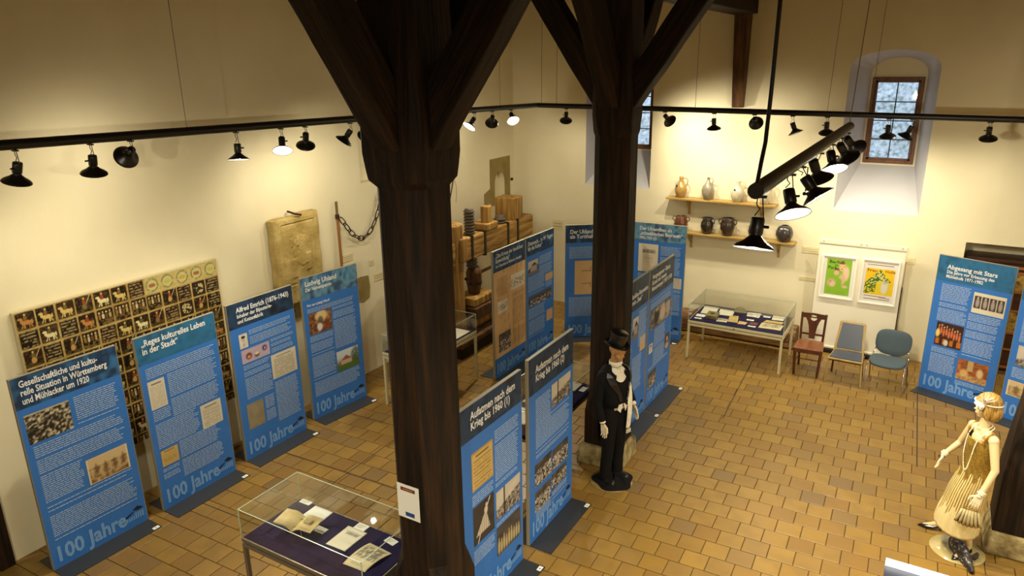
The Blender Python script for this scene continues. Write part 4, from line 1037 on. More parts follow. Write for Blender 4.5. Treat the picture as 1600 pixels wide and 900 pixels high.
EXPJ = [(-5.70, 4.9, -5.78, 7.9), (-2.25, 11.75, -2.12, 9.2), (.16, 11.6, .26, 9.1), (-6.9, 4.278, -5.0, 4.345), (-6.9, 5.535, -4.9, 5.60), (-6.9, 6.775, -5.0, 6.84)]

# ------------------------------------------------------------------ glass table cases
def case(x0, x1, y0, y1, zd, zt, label, m=None, legm=None, legw=.035, lock=False):
    m = m or M_cream_metal
    W_, D_ = x1 - x0, y1 - y0
    r = empty('display_case', (x0, y0, 0), 0, label, 'glass case', 'table cases with glass covers')
    B(0, W_, 0, D_, zd - .045, zd - .006).build('tray', m, r, bevel=.003)
    B(.015, W_ - .015, .015, D_ - .015, zd - .006, zd).build('velvet_lining', M_velvet, r)
    for sx in (0, 1):
        for sy in (0, 1):
            ax, ay = sx * (W_ - legw) , sy * (D_ - legw)
            B(ax, ax + legw, ay, ay + legw, 0, zd - .045 - .012).build('leg', legm or m, r, bevel=.002)
    for (a, b, c, d) in ((legw, W_ - legw, 0, legw * .8), (legw, W_ - legw, D_ - legw * .8, D_), (0, legw * .8, legw, D_ - legw), (W_ - legw * .8, W_, legw, D_ - legw)):
        B(a, b, c, d, zd - .045 - .012 - legw, zd - .057).build('apron_rail', legm or m, r)
    t = .005; e = .004
    # glass panes
    B(e, W_ - e, e, e + t, zd, zt).build('glass_pane', M_glass, r); B(e, W_ - e, D_ - e - t, D_ - e, zd, zt).build('glass_pane', M_glass, r)
    B(e, e + t, e + t, D_ - e - t, zd, zt).build('glass_pane', M_glass, r); B(W_ - e - t, W_ - e, e + t, D_ - e - t, zd, zt).build('glass_pane', M_glass, r)
    B(e, W_ - e, e, D_ - e, zt, zt + t).build('glass_top', M_glass, r)
    ed = MB(); q = .003
    for (a, b) in ((e, e), (W_ - e, e), (W_ - e, D_ - e), (e, D_ - e)): ed.box(a - q, a + q, b - q, b + q, zd, zt + t)
    for (a, b, c, d) in ((e, W_ - e, e, e), (e, W_ - e, D_ - e, D_ - e), (e, e, e, D_ - e), (W_ - e, W_ - e, e, D_ - e)):
        ed.box(a - q, b + q, c - q, d + q, zt + t - .002, zt + t + .002)
    ed.build('glass_edge', M_edge, r)
    if lock: MB().tube([(W_ * .5, -.006, zd - .03), (W_ * .5, .0, zd - .03)], .010, 10).build('lock', M_iron, r)
    return r
def flat(name, cat, pts, z, kind, label, group=None, th=.0012, m=None, seed=None, curl=0.0):
    """sheet lying on a case floor; pts = corners near-left, near-right, far-right, far-left as seen"""
    c = Vector((sum(p[0] for p in pts) / 4, sum(p[1] for p in pts) / 4, z))
    nx = 16; U, V = np.meshgrid(np.linspace(0, 1, nx + 1), np.linspace(0, 1, nx + 1))
    p = [np.array(q) for q in pts]
    P = ((1 - U)[..., None] * (1 - V)[..., None] * p[0] + U[..., None] * (1 - V)[..., None] * p[1] + U[..., None] * V[..., None] * p[2] + (1 - U)[..., None] * V[..., None] * p[3])
    col = pic(kind, U, V, seed or rng.randrange(999)) if kind else None
    mb = MB()
    zz = th + curl * 4 * (V * (1 - V)) + .002 * np.sin(U * 3)
    mb.v = [(a[0] - c.x, a[1] - c.y, h) for a, h in zip(P.reshape(-1, 2), zz.ravel())]
    n1 = len(mb.v)
    mb.f = [(j * (nx + 1) + i, j * (nx + 1) + i + 1, (j + 1) * (nx + 1) + i + 1, (j + 1) * (nx + 1) + i) for j in range(nx) for i in range(nx)]
    mb.sm = [True] * len(mb.f)
    k = nx + 1
    rim = [i for i in range(k)] + [j * k + nx for j in range(1, k)] + [nx * k + i for i in range(nx - 1, -1, -1)] + [j * k for j in range(nx - 1, 0, -1)]
    for q in rim: mb.v.append((mb.v[q][0], mb.v[q][1], mb.v[q][2] - th))
    for i in range(len(rim)):
        j = (i + 1) % len(rim); mb.f.append((rim[j], rim[i], n1 + i, n1 + j)); mb.sm.append(False)
    if col is not None:
        cc = col.reshape(-1, 3); cc = np.concatenate([cc, cc[rim]]); mb.col = np.concatenate([cc, np.ones((len(cc), 1))], 1)
    o = mb.build(name, M_pic if col is not None else (m or M_card), None, c)
    return tag(o, label, cat, group)
def card(cx, cy, z, w, d, rz, label, group):
    o = B(-w / 2, w / 2, -d / 2, d / 2, 0, .003).build('caption_card', M_card, None, (cx, cy, z), (0, 0, rz))
    for k in range(3): B(-w * .38, w * (.3 - .1 * k), d * (.22 - .2 * k), d * (.28 - .2 * k), .003, .0033).build('printed_line', M_labink, o)
    return tag(o, label, 'card', group)

# nearest case
case(-4.815, -3.40, 3.37, 4.06, .83, 1.105, 'glass table case nearest the viewer holding an open book and prints', M_grey_metal)
Z1 = .8305; g1 = 'papers in the nearest glass case'
flat('white_sheet', 'paper', [(-4.582, 3.755), (-4.352, 3.755), (-4.368, 4.035), (-4.589, 4.035)], Z1, None, 'blank bright white sheet behind the open book in the nearest case', g1)
flat('printed_sheet', 'paper', [(-4.10, 3.67), (-3.885, 3.675), (-3.885, 3.958), (-4.105, 3.957)], Z1, 'house_print', 'cream title page sheet in the middle of the nearest case', g1)
flat('engraving', 'print', [(-3.79, 3.55), (-3.56, 3.56), (-3.515, 3.85), (-3.775, 3.868)], Z1, 'engraving', 'curled old engraving at the right front of the nearest case', g1, curl=.022)
card(-4.71, 4.03, Z1, .125, .055, .02, 'small white card in the far left corner of the nearest case', 'caption cards in the nearest glass case')
card(-4.28, 3.79, Z1, .12, .075, .0, 'small white card right beside the open book', 'caption cards in the nearest glass case')
card(-3.99, 4.00, Z1, .12, .085, .0, 'small white card behind the cream title page', 'caption cards in the nearest glass case')
card(-3.63, 3.975, Z1, .115, .07, -.15, 'small white card behind the curled engraving', 'caption cards in the nearest glass case')
bk_ = empty('open_book', (-4.44, 3.69, Z1), .22, 'open old book with yellowed pages propped on a little clear stand', 'book')
m = MB()
N = 14
for side in (-1, 1):
    vs = []; 
    for j in (0, 1):
        for i in range(N + 1):
            t = i / N; vs.append((side * t * .185, -.10 + .21 * j, .070 + .045 * math.sin(min(1, t * 1.6) * PI * .6) * (1 - .3 * t) + (.02 * t if side < 0 else -.015 * t)))
    k = N + 1
    bot = [(v[0], v[1], v[2] - .018 * (1 - abs(v[0]) / .3)) for v in vs]
    fs = [(i, i + 1, k + i + 1, k + i) if side > 0 else (i + 1, i, k + i, k + i + 1) for i in range(N)]
    fs += [(2 * k + i + 1, 2 * k + i, 3 * k + i, 3 * k + i + 1) if side > 0 else (2 * k + i, 2 * k + i + 1, 3 * k + i + 1, 3 * k + i) for i in range(N)]
    fs += [(i + 1, i, 2 * k + i, 2 * k + i + 1) for i in range(N)] + [(k + i, k + i + 1, 3 * k + i + 1, 3 * k + i) for i in range(N)] + [(N, k + N, 3 * k + N, 2 * k + N)]
    MB().add(vs + bot, fs, True).build('page_block', mat('old_page', L(214, 194, 140), .8, noise=[L(196, 172, 116), L(220, 202, 152)], nscale=9), bk_)
B(.06, .13, -.02, .05, .112, .1125).build('page_picture', mat('page_pic', L(168, 150, 108), .8), bk_)
MB().tube([(-.08, -.08, 0), (-.06, -.06, .08), (.06, -.06, .08), (.08, -.08, 0)], .004, 6).tube([(-.08, .06, 0), (-.06, .05, .08), (.06, .05, .08), (.08, .06, 0)], .004, 6).build('book_stand', M_chrome, bk_)

# case behind the near post (left), case behind the Aufatmen panels, case by the window wall
case(-6.52, -5.81, 7.25, 8.635, .83, 1.09, 'glass table case with one big map, half behind the near post', M_cream_metal)
flat('old_map', 'map', [(-6.32, 7.60), (-5.86, 7.60), (-5.86, 8.55), (-6.32, 8.55)], .8305, 'sketch', 'large pale map sheet lying in the case behind the near post')
fr_ = MB()
for (a, b, c, d) in ((-.26, .26, -.5, -.475), (-.26, .26, .475, .5), (-.26, -.24, -.475, .475), (.225, .245, -.475, .475)): fr_.box(a, b, c, d, 0, .006)
tag(fr_.build('map_frame', M_black, None, (-6.09, 8.075, .8305)), 'flat black frame laid around the pale map sheet', 'frame')
case(-4.06, -3.40, 6.15, 7.70, .83, 1.10, 'glass table case standing behind the two Aufatmen panels', M_velvet, M_grey_metal)
g3 = 'papers in the glass case behind the Aufatmen panels'
flat('printed_sheet', 'paper', [(-3.76, 7.45), (-3.55, 7.42), (-3.55, 7.66), (-3.74, 7.67)], .8305, 'doc', 'sheet at the far end of the case behind the Aufatmen panels', g3)
flat('printed_sheet', 'paper', [(-3.98, 6.85), (-3.72, 6.85), (-3.72, 7.15), (-3.98, 7.15)], .8305, 'doc', 'sheet in the middle of the case behind the Aufatmen panels', g3)
flat('printed_sheet', 'paper', [(-3.95, 6.35), (-3.66, 6.35), (-3.66, 6.72), (-3.95, 6.72)], .8305, 'house_print', 'sheet at the near end of the case, seen in the gap between the Aufatmen panels', g3)
card(-3.475, 7.52, .8305, .07, .13, 0, 'white card at the far right corner of the case behind the Aufatmen panels', None)
case(-3.25, -1.74, 11.09, 12.03, .66, .93, 'long glass table case with cream legs standing before the window wall', M_cream_metal, lock=True)
zb_ = .6605; g4 = 'small exhibits in the long glass case by the window wall'
flat('ruled_sheet', 'paper', [(-3.17, 11.52), (-2.93, 11.52), (-2.96, 11.93), (-3.21, 11.93)], zb_, 'doc', 'left pale document in the long case by the window wall', g4)
flat('ruled_sheet', 'paper', [(-2.90, 11.58), (-2.66, 11.60), (-2.68, 11.90), (-2.93, 11.90)], zb_, 'doc', 'second pale document in the long case by the window wall', g4)
flat('ruled_sheet', 'paper', [(-2.05, 11.74), (-1.87, 11.76), (-1.88, 11.98), (-2.07, 11.98)], zb_, 'doc', 'pale document at the far right of the long case by the window wall', g4)
flat('folder_print', 'print', [(-2.45, 11.73), (-2.25, 11.73), (-2.26, 11.97), (-2.48, 11.93)], zb_, 'sketch', 'fan-shaped light print with a little drawing in the long case', g4)
flat('street_view_print', 'print', [(-2.16, 11.27), (-1.82, 11.29), (-1.82, 11.55), (-2.16, 11.53)], zb_, 'engraving', 'long framed street view at the front right of the long case', g4)
flat('letter_strip', 'paper', [(-2.15, 11.56), (-1.86, 11.59), (-1.84, 11.70), (-2.12, 11.69)], zb_, 'yellowdoc', 'narrow yellowed strip behind the street view in the long case', g4)
flat('old_banknote', 'banknote', [(-2.83, 11.24), (-2.66, 11.26), (-2.68, 11.42), (-2.83, 11.42)], zb_, 'engraving', 'grey banknote right beside the tin box in the long case', g4)
flat('old_banknote', 'banknote', [(-2.66, 11.31), (-2.50, 11.32), (-2.56, 11.66), (-2.70, 11.63)], zb_ + .001, 'yellowdoc', 'tall yellow banknote at the middle of the long case', g4)
flat('brown_note', 'banknote', [(-2.49, 11.28), (-2.37, 11.30), (-2.36, 11.42), (-2.50, 11.43)], zb_, 'tan', 'tan note at the front middle of the long case', g4)
flat('brown_note', 'banknote', [(-2.32, 11.35), (-2.20, 11.35), (-2.20, 11.47), (-2.33, 11.46)], zb_, None, 'red-brown note right of the tan one in the long case', g4, m=mat('brown_note', L(112, 62, 44), .7))
cs_ = 'caption cards in the long glass case'
card(-3.125, 11.40, zb_, .15, .12, 0, 'larger white card at the left end of the long case', cs_)
card(-3.13, 11.245, zb_, .115, .05, .05, 'small white card in the near left corner of the long case', cs_)
card(-2.35, 11.56, zb_, .115, .06, 0, 'small white card in front of the fan-shaped print', cs_)
card(-2.145, 11.85, zb_, .11, .07, .05, 'small white card at the far right of the fan-shaped print', cs_)
card(-2.26, 11.27, zb_, .12, .05, 0, 'small white card in front of the red-brown note', cs_)
tb = empty('tin_box', (-2.93, 11.40, zb_), .05, 'closed olive tin box with engraved lid in the long case', 'tin box', g4)
tin = mat('tin_olive', L(150, 136, 84), .4, .5, noise=[L(120, 106, 62), L(168, 154, 100)], nscale=16)
B(-.09, .09, -.12, .12, 0, .055).build('box', tin, tb, bevel=.012); B(-.093, .093, -.123, .123, .048, .07).build('lid', tin, tb, bevel=.008); B(-.03, .03, -.03, .03, .07, .072).build('lid_emblem', M_ink, tb)
dm = MB().lathe([(.10, 0), (.10, .02), (.085, .05), (.05, .08), (.0, .09)], 18, cap1=False, sx=1.05, sy=.9).build('domed_purse', mat('purse_olive', L(110, 98, 62), .7), None, (-2.59, 11.87, zb_)); tag(dm, 'dark domed purse behind the banknotes in the long case', 'purse', g4)

# ------------------------------------------------------------------ white board with two posters
wbd = empty('poster_board', (-1.545, 12.60, .06), 0, 'tall white board leaning behind the chairs with two framed posters', 'board')
B(0, 1.27, -.10, -.06, 0, 1.86).build('board', mat('board_white', L(238, 232, 212), .5), wbd, bevel=.004)
B(-.01, 1.28, -.115, -.055, 1.80, 1.87).build('top_rail', mat('board_white2', L(232, 224, 200), .4), wbd, bevel=.004)
B(-.01, 1.28, -.125, -.06, 0, .035).build('bottom_rail', MATS['board_white2'], wbd, bevel=.004)
B(1.272, 1.286, -.10, -.04, .05, 1.2).build('dark_edge', M_iron, wbd)
for x in (.06, .62, .70, 1.21): MB().tube([(x, -.118, 1.835), (x, -.112, 1.835)], .008, 8).build('screw', M_iron, wbd)
MF = mat('frame_white', L(244, 240, 226), .4); MP = mat('passepartout', L(226, 222, 212), .8)
def poster(x0, x1, z0, z1, kind, label, px, capt):
    r = empty('framed_poster', (x0, 12.495, z0), 0, label, 'poster', 'framed posters on the white board')
    W_, H_ = x1 - x0, z1 - z0
    for (a, b, c, d) in ((0, W_, 0, .028), (0, W_, H_ - .028, H_), (0, .028, .028, H_ - .028), (W_ - .028, W_, .028, H_ - .028)):
        B(a, b, -.03, 0, c, d).build('frame', MF, r, bevel=.003)
    B(.028, W_ - .028, -.012, -.004, .028, H_ - .028).build('mount', MP, r)
    a, b, c, d = px
    picture('poster_print', W_ * a, W_ * b, H_ * c, H_ * d, kind, r, y=-.0125, nx=44, seed=5)
    return r, W_, H_
gp, W_, H_ = poster(-1.475, -.945, .945, 1.68, 'green_poster', 'framed green poster with a smiling couple, left one on the white board', (.15, .86, .09, .92), None)
M_g = mat('poster_ink_green', L(38, 46, 16), .7)
text('Barfuß', .075, .11, .60, gp, M_g, y=-.0135, width=.22, name='poster_title'); text('im', .05, .20, .555, gp, M_g, y=-.0135, name='poster_title', width=.05); text('Park', .075, .10, .50, gp, M_g, y=-.0135, width=.14, name='poster_title')
yp, W_, H_ = poster(-.875, -.325, .935, 1.685, 'yellow_poster', 'framed yellow poster with a leafy triangle, right one on the white board', (.13, .88, .22, .80), None)
M_r = mat('poster_ink_red', L(120, 34, 16), .7)
text('Frau', .065, .085, .545, yp, M_r, y=-.0135, width=.14, name='poster_title'); text('Holle', .065, .345, .545, yp, M_r, y=-.0135, width=.14, name='poster_title')
lm = MB()
for k, (a, b) in enumerate(((.08, .46), (.08, .40), (.30, .46), (.08, .46))): z = (.655, .135, .115, .085)[k]; lm.quad((a, -.0135, z), (b, -.0135, z), (b, -.0135, z + .010), (a, -.0135, z + .010))
lm.build('small_print', mat('print_grey', L(120, 96, 90), .8), yp)

# ------------------------------------------------------------------ timbers lying along the window wall
lg = empty('old_log', (-3.76, 12.44, 0), 0, 'long old hollowed timber lying along the window wall behind the glass case', 'log')
m = MB(); pts_ = []
prof = [(-.20, .02), (.20, .0), (.22, .20), (.17, .34), (.04, .38), (-.12, .37), (-.2, .28)]
nn = 10; vs = []
for i in range(nn + 1):
    x = 2.03 * i / nn
    vs += [(x, p[0] + rng.uniform(-.008, .008), max(0, p[1] + (rng.uniform(-.008, .008) if p[1] > .05 else 0))) for p in prof]
k = len(prof); fs = [tuple(range(k))[::-1], tuple(nn * k + i for i in range(k))]
for i in range(nn):
    for j in range(k): fs.append((i * k + j, i * k + (j + 1) % k, (i + 1) * k + (j + 1) % k, (i + 1) * k + j))
m.add(vs, fs); m.build('timber', mat('log_wood', L(112, 78, 40), .7, noise=[L(62, 42, 24), L(126, 88, 46), L(150, 108, 60)], stretch=(.8, 7, 7), nscale=3, bump=.6, bscale=6), lg, bevel=.02, fix=True)
B(.0, 1.15, -.16, .10, 0, .055).build('support_foot', M_old, None, (-1.45, 12.56, 0)); bpy.data.objects['support_foot']; tag(bpy.data.objects['support_foot'], 'dark low timber foot under the white poster board', 'timber')

# ------------------------------------------------------------------ chairs
def place(root, x, y, rz): root.location = (x, y, 0); root.rotation_euler = (0, 0, rz)
M_mah = mat('mahogany', L(84, 40, 22), .4, noise=[L(66, 30, 16), L(98, 50, 28)], stretch=(5, 5, 1), nscale=3)
M_seatw = mat('seat_wood', L(128, 76, 44), .35, noise=[L(112, 64, 36), L(140, 86, 52)], stretch=(6, 1, 1), nscale=3)
c1 = empty('wooden_chair', (0, 0, 0), 0, 'dark wooden chair with vase-shaped splat, left of the three chairs', 'chair', 'three chairs before the white board')
for s in (-1, 1):
    beam('leg', (s * .17, -.21, 0), (s * .19, -.20, .435), .030, .030, M_mah, c1, bevel=.003, taper=1.25)
    MB().tube([(s * .155, .24, 0), (s * .16, .20, .25), (s * .165, .19, .45), (s * .172, .20, .7), (s * .176, .235, .90)], .018, 8).build('leg', M_mah, c1)
st_ = MB(); st_.prism([(-.22, -.24), (.22, -.24), (.19, .19), (-.19, .19)], .435, .465); st_.build('seat', M_seatw, c1, bevel=.010)
for z in (.40,):
    B(-.19, .19, -.225, -.205, z - .02, z + .035).build('seat_rail', M_mah, c1)
    for s in (-1, 1): beam('seat_rail', (s * .185, -.2, .41), (s * .165, .18, .41), .02, .05, M_mah, c1, bevel=0)
for s in (-1, 1): MB().tube([(s * .178, -.20, .20), (s * .158, .20, .20)], .009, 6).build('stretcher', M_mah, c1)
MB().tube([(-.17, -.01, .20), (.17, -.01, .20)], .009, 6).build('stretcher', M_mah, c1)
# crest with oval hole, splat with round notch
cr = MB(); hole = [(.042 * math.cos(a), .862 + .015 * math.sin(a)) for a in [2 * PI * k / 14 for k in range(14)]]
to = lambda y: (lambda p: (p[0], y + (p[1] - .45) * .06 + .155, p[1]))
notch = [(.05 * math.cos(a), .825 - .045 * math.sin(a)) for a in [PI * k / 8 for k in range(9)]]
spl = [(-.05, .49), (-.042, .60), (-.06, .70), (-.085, .775), (-.11, .825)] + [(-.16, .825), (-.16, .895), (.16, .895), (.16, .825)] + [(.11, .825)]
body_ = [(.05, .49)] 
out_ = [(-.042, .49), (.042, .49), (.05, .60), (.065, .70), (.088, .775), (.115, .825), (.17, .825), (.176, .898), (0, .91), (-.176, .898), (-.17, .825), (-.115, .825), (-.088, .775), (-.065, .70), (-.05, .60)]
hole2 = [(.048 * math.cos(a), .832 - .050 * math.sin(a)) for a in [PI * k / 8 for k in range(9)]]
for dy in (.02, .036):
    cr.poly3(out_, [hole, hole2], to(dy))
for loop in (out_, hole, hole2):
    n = len(loop); A_ = [to(.02)(p) for p in loop]; B_ = [to(.036)(p) for p in loop]
    cr.add(A_ + B_, [(i, (i + 1) % n, n + (i + 1) % n, n + i) for i in range(n)])
cr.build('back_splat', M_mah, c1, fix=True)
MB().box(-.165, .165, .185, .205, .545, .575).build('back_rail', M_mah, c1)
place(c1, -1.39, 11.45, .04)
c2 = empty('padded_chair', (0, 0, 0), 0, 'light wooden chair with blue-grey padded seat and back, middle chair', 'chair', 'three chairs before the white board')
M_beech = mat('beech', L(170, 144, 92), .4, noise=[L(156, 130, 78), L(182, 156, 102)], stretch=(5, 5, 1), nscale=3)
M_vinyl = mat('blue_grey_vinyl', L(72, 78, 92), .38, spec=.5); M_fab = mat('blue_grey_fabric', L(70, 84, 92), .9, bump=.2, bscale=120)
for s in (-1, 1):
    beam('leg', (s * .25, -.22, 0), (s * .225, -.18, .38), .028, .034, M_beech, c2, bevel=.004)
    beam('leg', (s * .22, .22, 0), (s * .20, .12, .38), .028, .034, M_mah, c2, bevel=.004)
    beam('back_post', (s * .205, .08, .38), (s * .17, .26, .845), .026, .030, M_beech, c2, bevel=.004)
B(-.235, .235, -.20, .16, .345, .375).build('seat_frame', M_mah, c2, bevel=.004)
sfm = MB(); sfm.prism([(-.245, -.23), (.245, -.23), (.215, .15), (-.215, .15)], .375, .40); sfm.build('seat_rim', M_beech, c2, bevel=.006)
sfm = MB(); sfm.prism([(-.225, -.205), (.225, -.205), (.195, .13), (-.195, .13)], .40, .418); sfm.build('seat', M_vinyl, c2, bevel=.012, seg=3)
bp = MB(); f_ = lambda x, z, d: (x, .085 + (z - .40) * .385 + d, z)
o = [(-.20, .44), (.20, .44), (.165, .86), (-.165, .86)]; 
bp.add([f_(x, z, -.012) for x, z in o] + [f_(x, z, .014) for x, z in o], [(0, 1, 2, 3), (7, 6, 5, 4), (0, 4, 5, 1), (1, 5, 6, 2), (2, 6, 7, 3), (3, 7, 4, 0)]); bp.build('back_frame', M_beech, c2, bevel=.008, fix=True)
bp = MB(); o = [(-.178, .465), (.178, .465), (.146, .835), (-.146, .835)]
bp.add([f_(x, z, -.024) for x, z in o] + [f_(x, z, -.010) for x, z in o], [(0, 1, 2, 3), (7, 6, 5, 4), (0, 4, 5, 1), (1, 5, 6, 2), (2, 6, 7, 3), (3, 7, 4, 0)]); bp.build('backrest', M_vinyl, c2, bevel=.008, fix=True)
place(c2, -.835, 11.41, -.03)
c3 = empty('office_chair', (0, 0, 0), 0, 'grey-blue upholstered chair with rounded back and chrome legs, right chair', 'chair', 'three chairs before the white board')
def pad(name, outline, tm, tk, par, m, dome=.012):
    n = len(outline); mb = MB(); cx_ = sum(p[0] for p in outline) / n; cy_ = sum(p[1] for p in outline) / n
    rings = [(1, 0), (1.0, tk), (.93, tk + dome * .6), (.6, tk + dome), (0.05, tk + dome * 1.1)]
    vs = []
    for s_, h_ in rings: vs += [tm(cx_ + (p[0] - cx_) * s_, cy_ + (p[1] - cy_) * s_, h_) for p in outline]
    fs = [tuple(reversed(range(n))), tuple((len(rings) - 1) * n + i for i in range(n))]
    for i in range(len(rings) - 1):
        for k in range(n): fs.append((i * n + k, i * n + (k + 1) % n, (i + 1) * n + (k + 1) % n, (i + 1) * n + k))
    mb.add(vs, fs, True); return mb.build(name, m, par, fix=True)
sup = lambda n, ax, ay, e=3.0, cx=0, cy=0: [(cx + ax * math.copysign(abs(math.cos(t)) ** (2 / e), math.cos(t)), cy + ay * math.copysign(abs(math.sin(t)) ** (2 / e), math.sin(t))) for t in [2 * PI * k / n for k in range(n)]]
pad('seat', sup(32, .245, .215, 3.2, 0, -.01), lambda a, b, h: (a, b, .415 + h + .02 * (a / .24) ** 2 - (.02 if b < -.15 else 0)), .03, c3, M_fab)
pad('backrest', [(a, b) for a, b in sup(32, .245, .185, 2.9, 0, .645)], lambda a, b, h: (a, .235 + (b - .5) * .22 - h - .05 * (1 - (a / .25) ** 2) + .05, b), .03, c3, M_fab)
pad('back_shell', [(a, b) for a, b in sup(32, .24, .18, 2.9, 0, .645)], lambda a, b, h: (a, .245 + (b - .5) * .22 + h - .05 * (1 - (a / .25) ** 2) + .05, b), .012, c3, mat('black_plastic', L(22, 22, 24), .5), dome=.004)
for s in (-1, 1):
    MB().tube([(s * .255, -.22, .01), (s * .25, -.19, .38), (s * .245, -.12, .415), (s * .245, .05, .415)], .011, 8).build('leg', M_chrome, c3)
    MB().tube([(s * .255, .24, .01), (s * .25, .12, .34), (s * .245, .04, .405)], .011, 8).build('leg', M_chrome, c3)
    MB().tube([(s * .245, -.02, .41), (s * .25, .17, .41), (s * .24, .24, .46), (s * .21, .27, .56)], .010, 8).build('back_arm', M_chrome, c3)
MB().tube([(-.24, .03, .40), (.24, .03, .40)], .010, 8).build('cross_bar', M_chrome, c3)
place(c3, -.275, 11.36, -.10)

# ------------------------------------------------------------------ painted cabinet in the wall recess
cbn = empty('painted_cabinet', (.56, 12.95, 0), 0, 'old dark cabinet with floral gilt panels inside the wall recess', 'cabinet')
M_cab = mat('cabinet_wood', L(58, 30, 18), .4, noise=[L(44, 22, 13), L(74, 40, 22)], stretch=(1, 6, 6), nscale=3)
M_gilt = mat('gilt_flowers', L(140, 108, 44), .45, noise=[L(54, 36, 18), L(120, 92, 34), L(170, 136, 60), L(88, 56, 24)], nscale=12, spec=.6)
B(0, 2.1, 0, .36, 0, 1.74).build('carcase', M_cab, cbn, bevel=.01)
B(-.02, 2.12, -.06, .38, 1.74, 1.80).build('cornice', M_cab, cbn, bevel=.012); B(-.01, 2.11, -.04, .37, 1.66, 1.70).build('moulding', mat('cabinet_mould', L(150, 92, 50), .4), cbn)
for zz in (.05, .35, .62, .98, 1.28, 1.58):
    B(.0, 2.1, -.02, .0, zz, zz + .03).build('rail', MATS['cabinet_mould'], cbn)
for k in range(7):
    for (z0, z1, mm) in ((.38, .61, M_cab), (.65, .97, M_gilt), (1.01, 1.27, M_cab), (1.31, 1.57, M_gilt)):
        B(.03 + k * .295, .03 + k * .295 + .27, -.012, .0, z0, z1).build('painted_panel' if mm is M_gilt else 'panel', mm, cbn, bevel=.004)

# ------------------------------------------------------------------ backlit case corner at the lower right, notice on the post
vt = empty('backlit_case', (.06, 5.40, 0), .0, 'dark blue cabinet with glowing white top strip, cut off at the bottom edge', 'lit case')
B(0, 1.3, -.9, 0, 0, 1.06).build('body', mat('case_navy', L(14, 20, 40), .4), vt)
B(0, 1.3, -.03, .0, 1.06, 1.12).build('light_strip', emis('strip_light', (1, .98, .94, 1), 4.0), vt)
B(0, 1.3, -.9, -.03, 1.06, 1.075).build('top_plate', MATS['case_navy'], vt)
nt_ = empty('paper_notice', (-3.19, 3.6035, 1.475), 0, 'white paper notice with brown banner pinned on the nearest post', 'notice')
B(0, .205, -.003, 0, 0, .29).build('sheet', M_card, nt_)
nb_ = B(.035, .17, -.0036, -.003, .235, .265).build('brown_banner', mat('banner_brown', L(104, 44, 34), .6), nt_)
B(.055, .15, -.0039, -.0036, .247, .253).build('banner_line', mat('banner_text', L(200, 150, 120), .6), nb_)
B(.07, .155, -.0036, -.003, .02, .055).build('blue_logo', mat('logo_blue', L(34, 74, 140), .6), nt_)

# ------------------------------------------------------------------ mannequins
def capsule(m, p0, r0, p1, r1, seg=14):
    p0 = Vector(p0); p1 = Vector(p1); d = p1 - p0; pts = []; rs = []
    for i in range(7):
        t = i / 6; pts.append(p0 + d * t); rs.append(r0 + (r1 - r0) * t)
    m.tube(pts, rs, seg); m.ball(p0, r0, seg); m.ball(p1, r1, seg)
def loft(secs, seg=28, cap=True, a0=0, a1=2 * PI, wob=None):
    """secs: (cx, cy, cz, rx, ry, rot[, tilt]); returns MB"""
    m = MB(); full = abs(a1 - a0 - 2 * PI) < 1e-6; vs = []; n = seg if full else seg + 1
    for q, s_ in enumerate(secs):
        cx, cy, cz, rx, ry, rot = s_[:6]; g = s_[6] if len(s_) > 6 else 0
        b0 = a0 + g; b1 = a1 - g
        for k in range(n):
            a = b0 + (b1 - b0) * k / seg
            w = 1 + (wob(q / (len(secs) - 1), a) if wob else 0)
            x, y = rx * math.cos(a) * w, ry * math.sin(a) * w
            vs.append((cx + x * math.cos(rot) - y * math.sin(rot), cy + x * math.sin(rot) + y * math.cos(rot), cz))
    fs = []
    for i in range(len(secs) - 1):
        for k in range(n if full else n - 1):
            k2 = (k + 1) % n; fs.append((i * n + k, i * n + k2, (i + 1) * n + k2, (i + 1) * n + k))
    if cap and full: fs += [tuple(reversed(range(n))), tuple((len(secs) - 1) * n + i for i in range(n))]
    m.add(vs, fs, True); return m
def remesh(o, vox, it=4, fac=.5):
    r = o.modifiers.new('remesh', 'REMESH'); r.mode = 'VOXEL'; r.voxel_size = vox; r.use_smooth_shade = True
    s_ = o.modifiers.new('smooth', 'SMOOTH'); s_.iterations = it; s_.factor = fac
    return o
def solid(o, t, off=0):
    s_ = o.modifiers.new('solid', 'SOLIDIFY'); s_.thickness = t; s_.offset = off
    return o
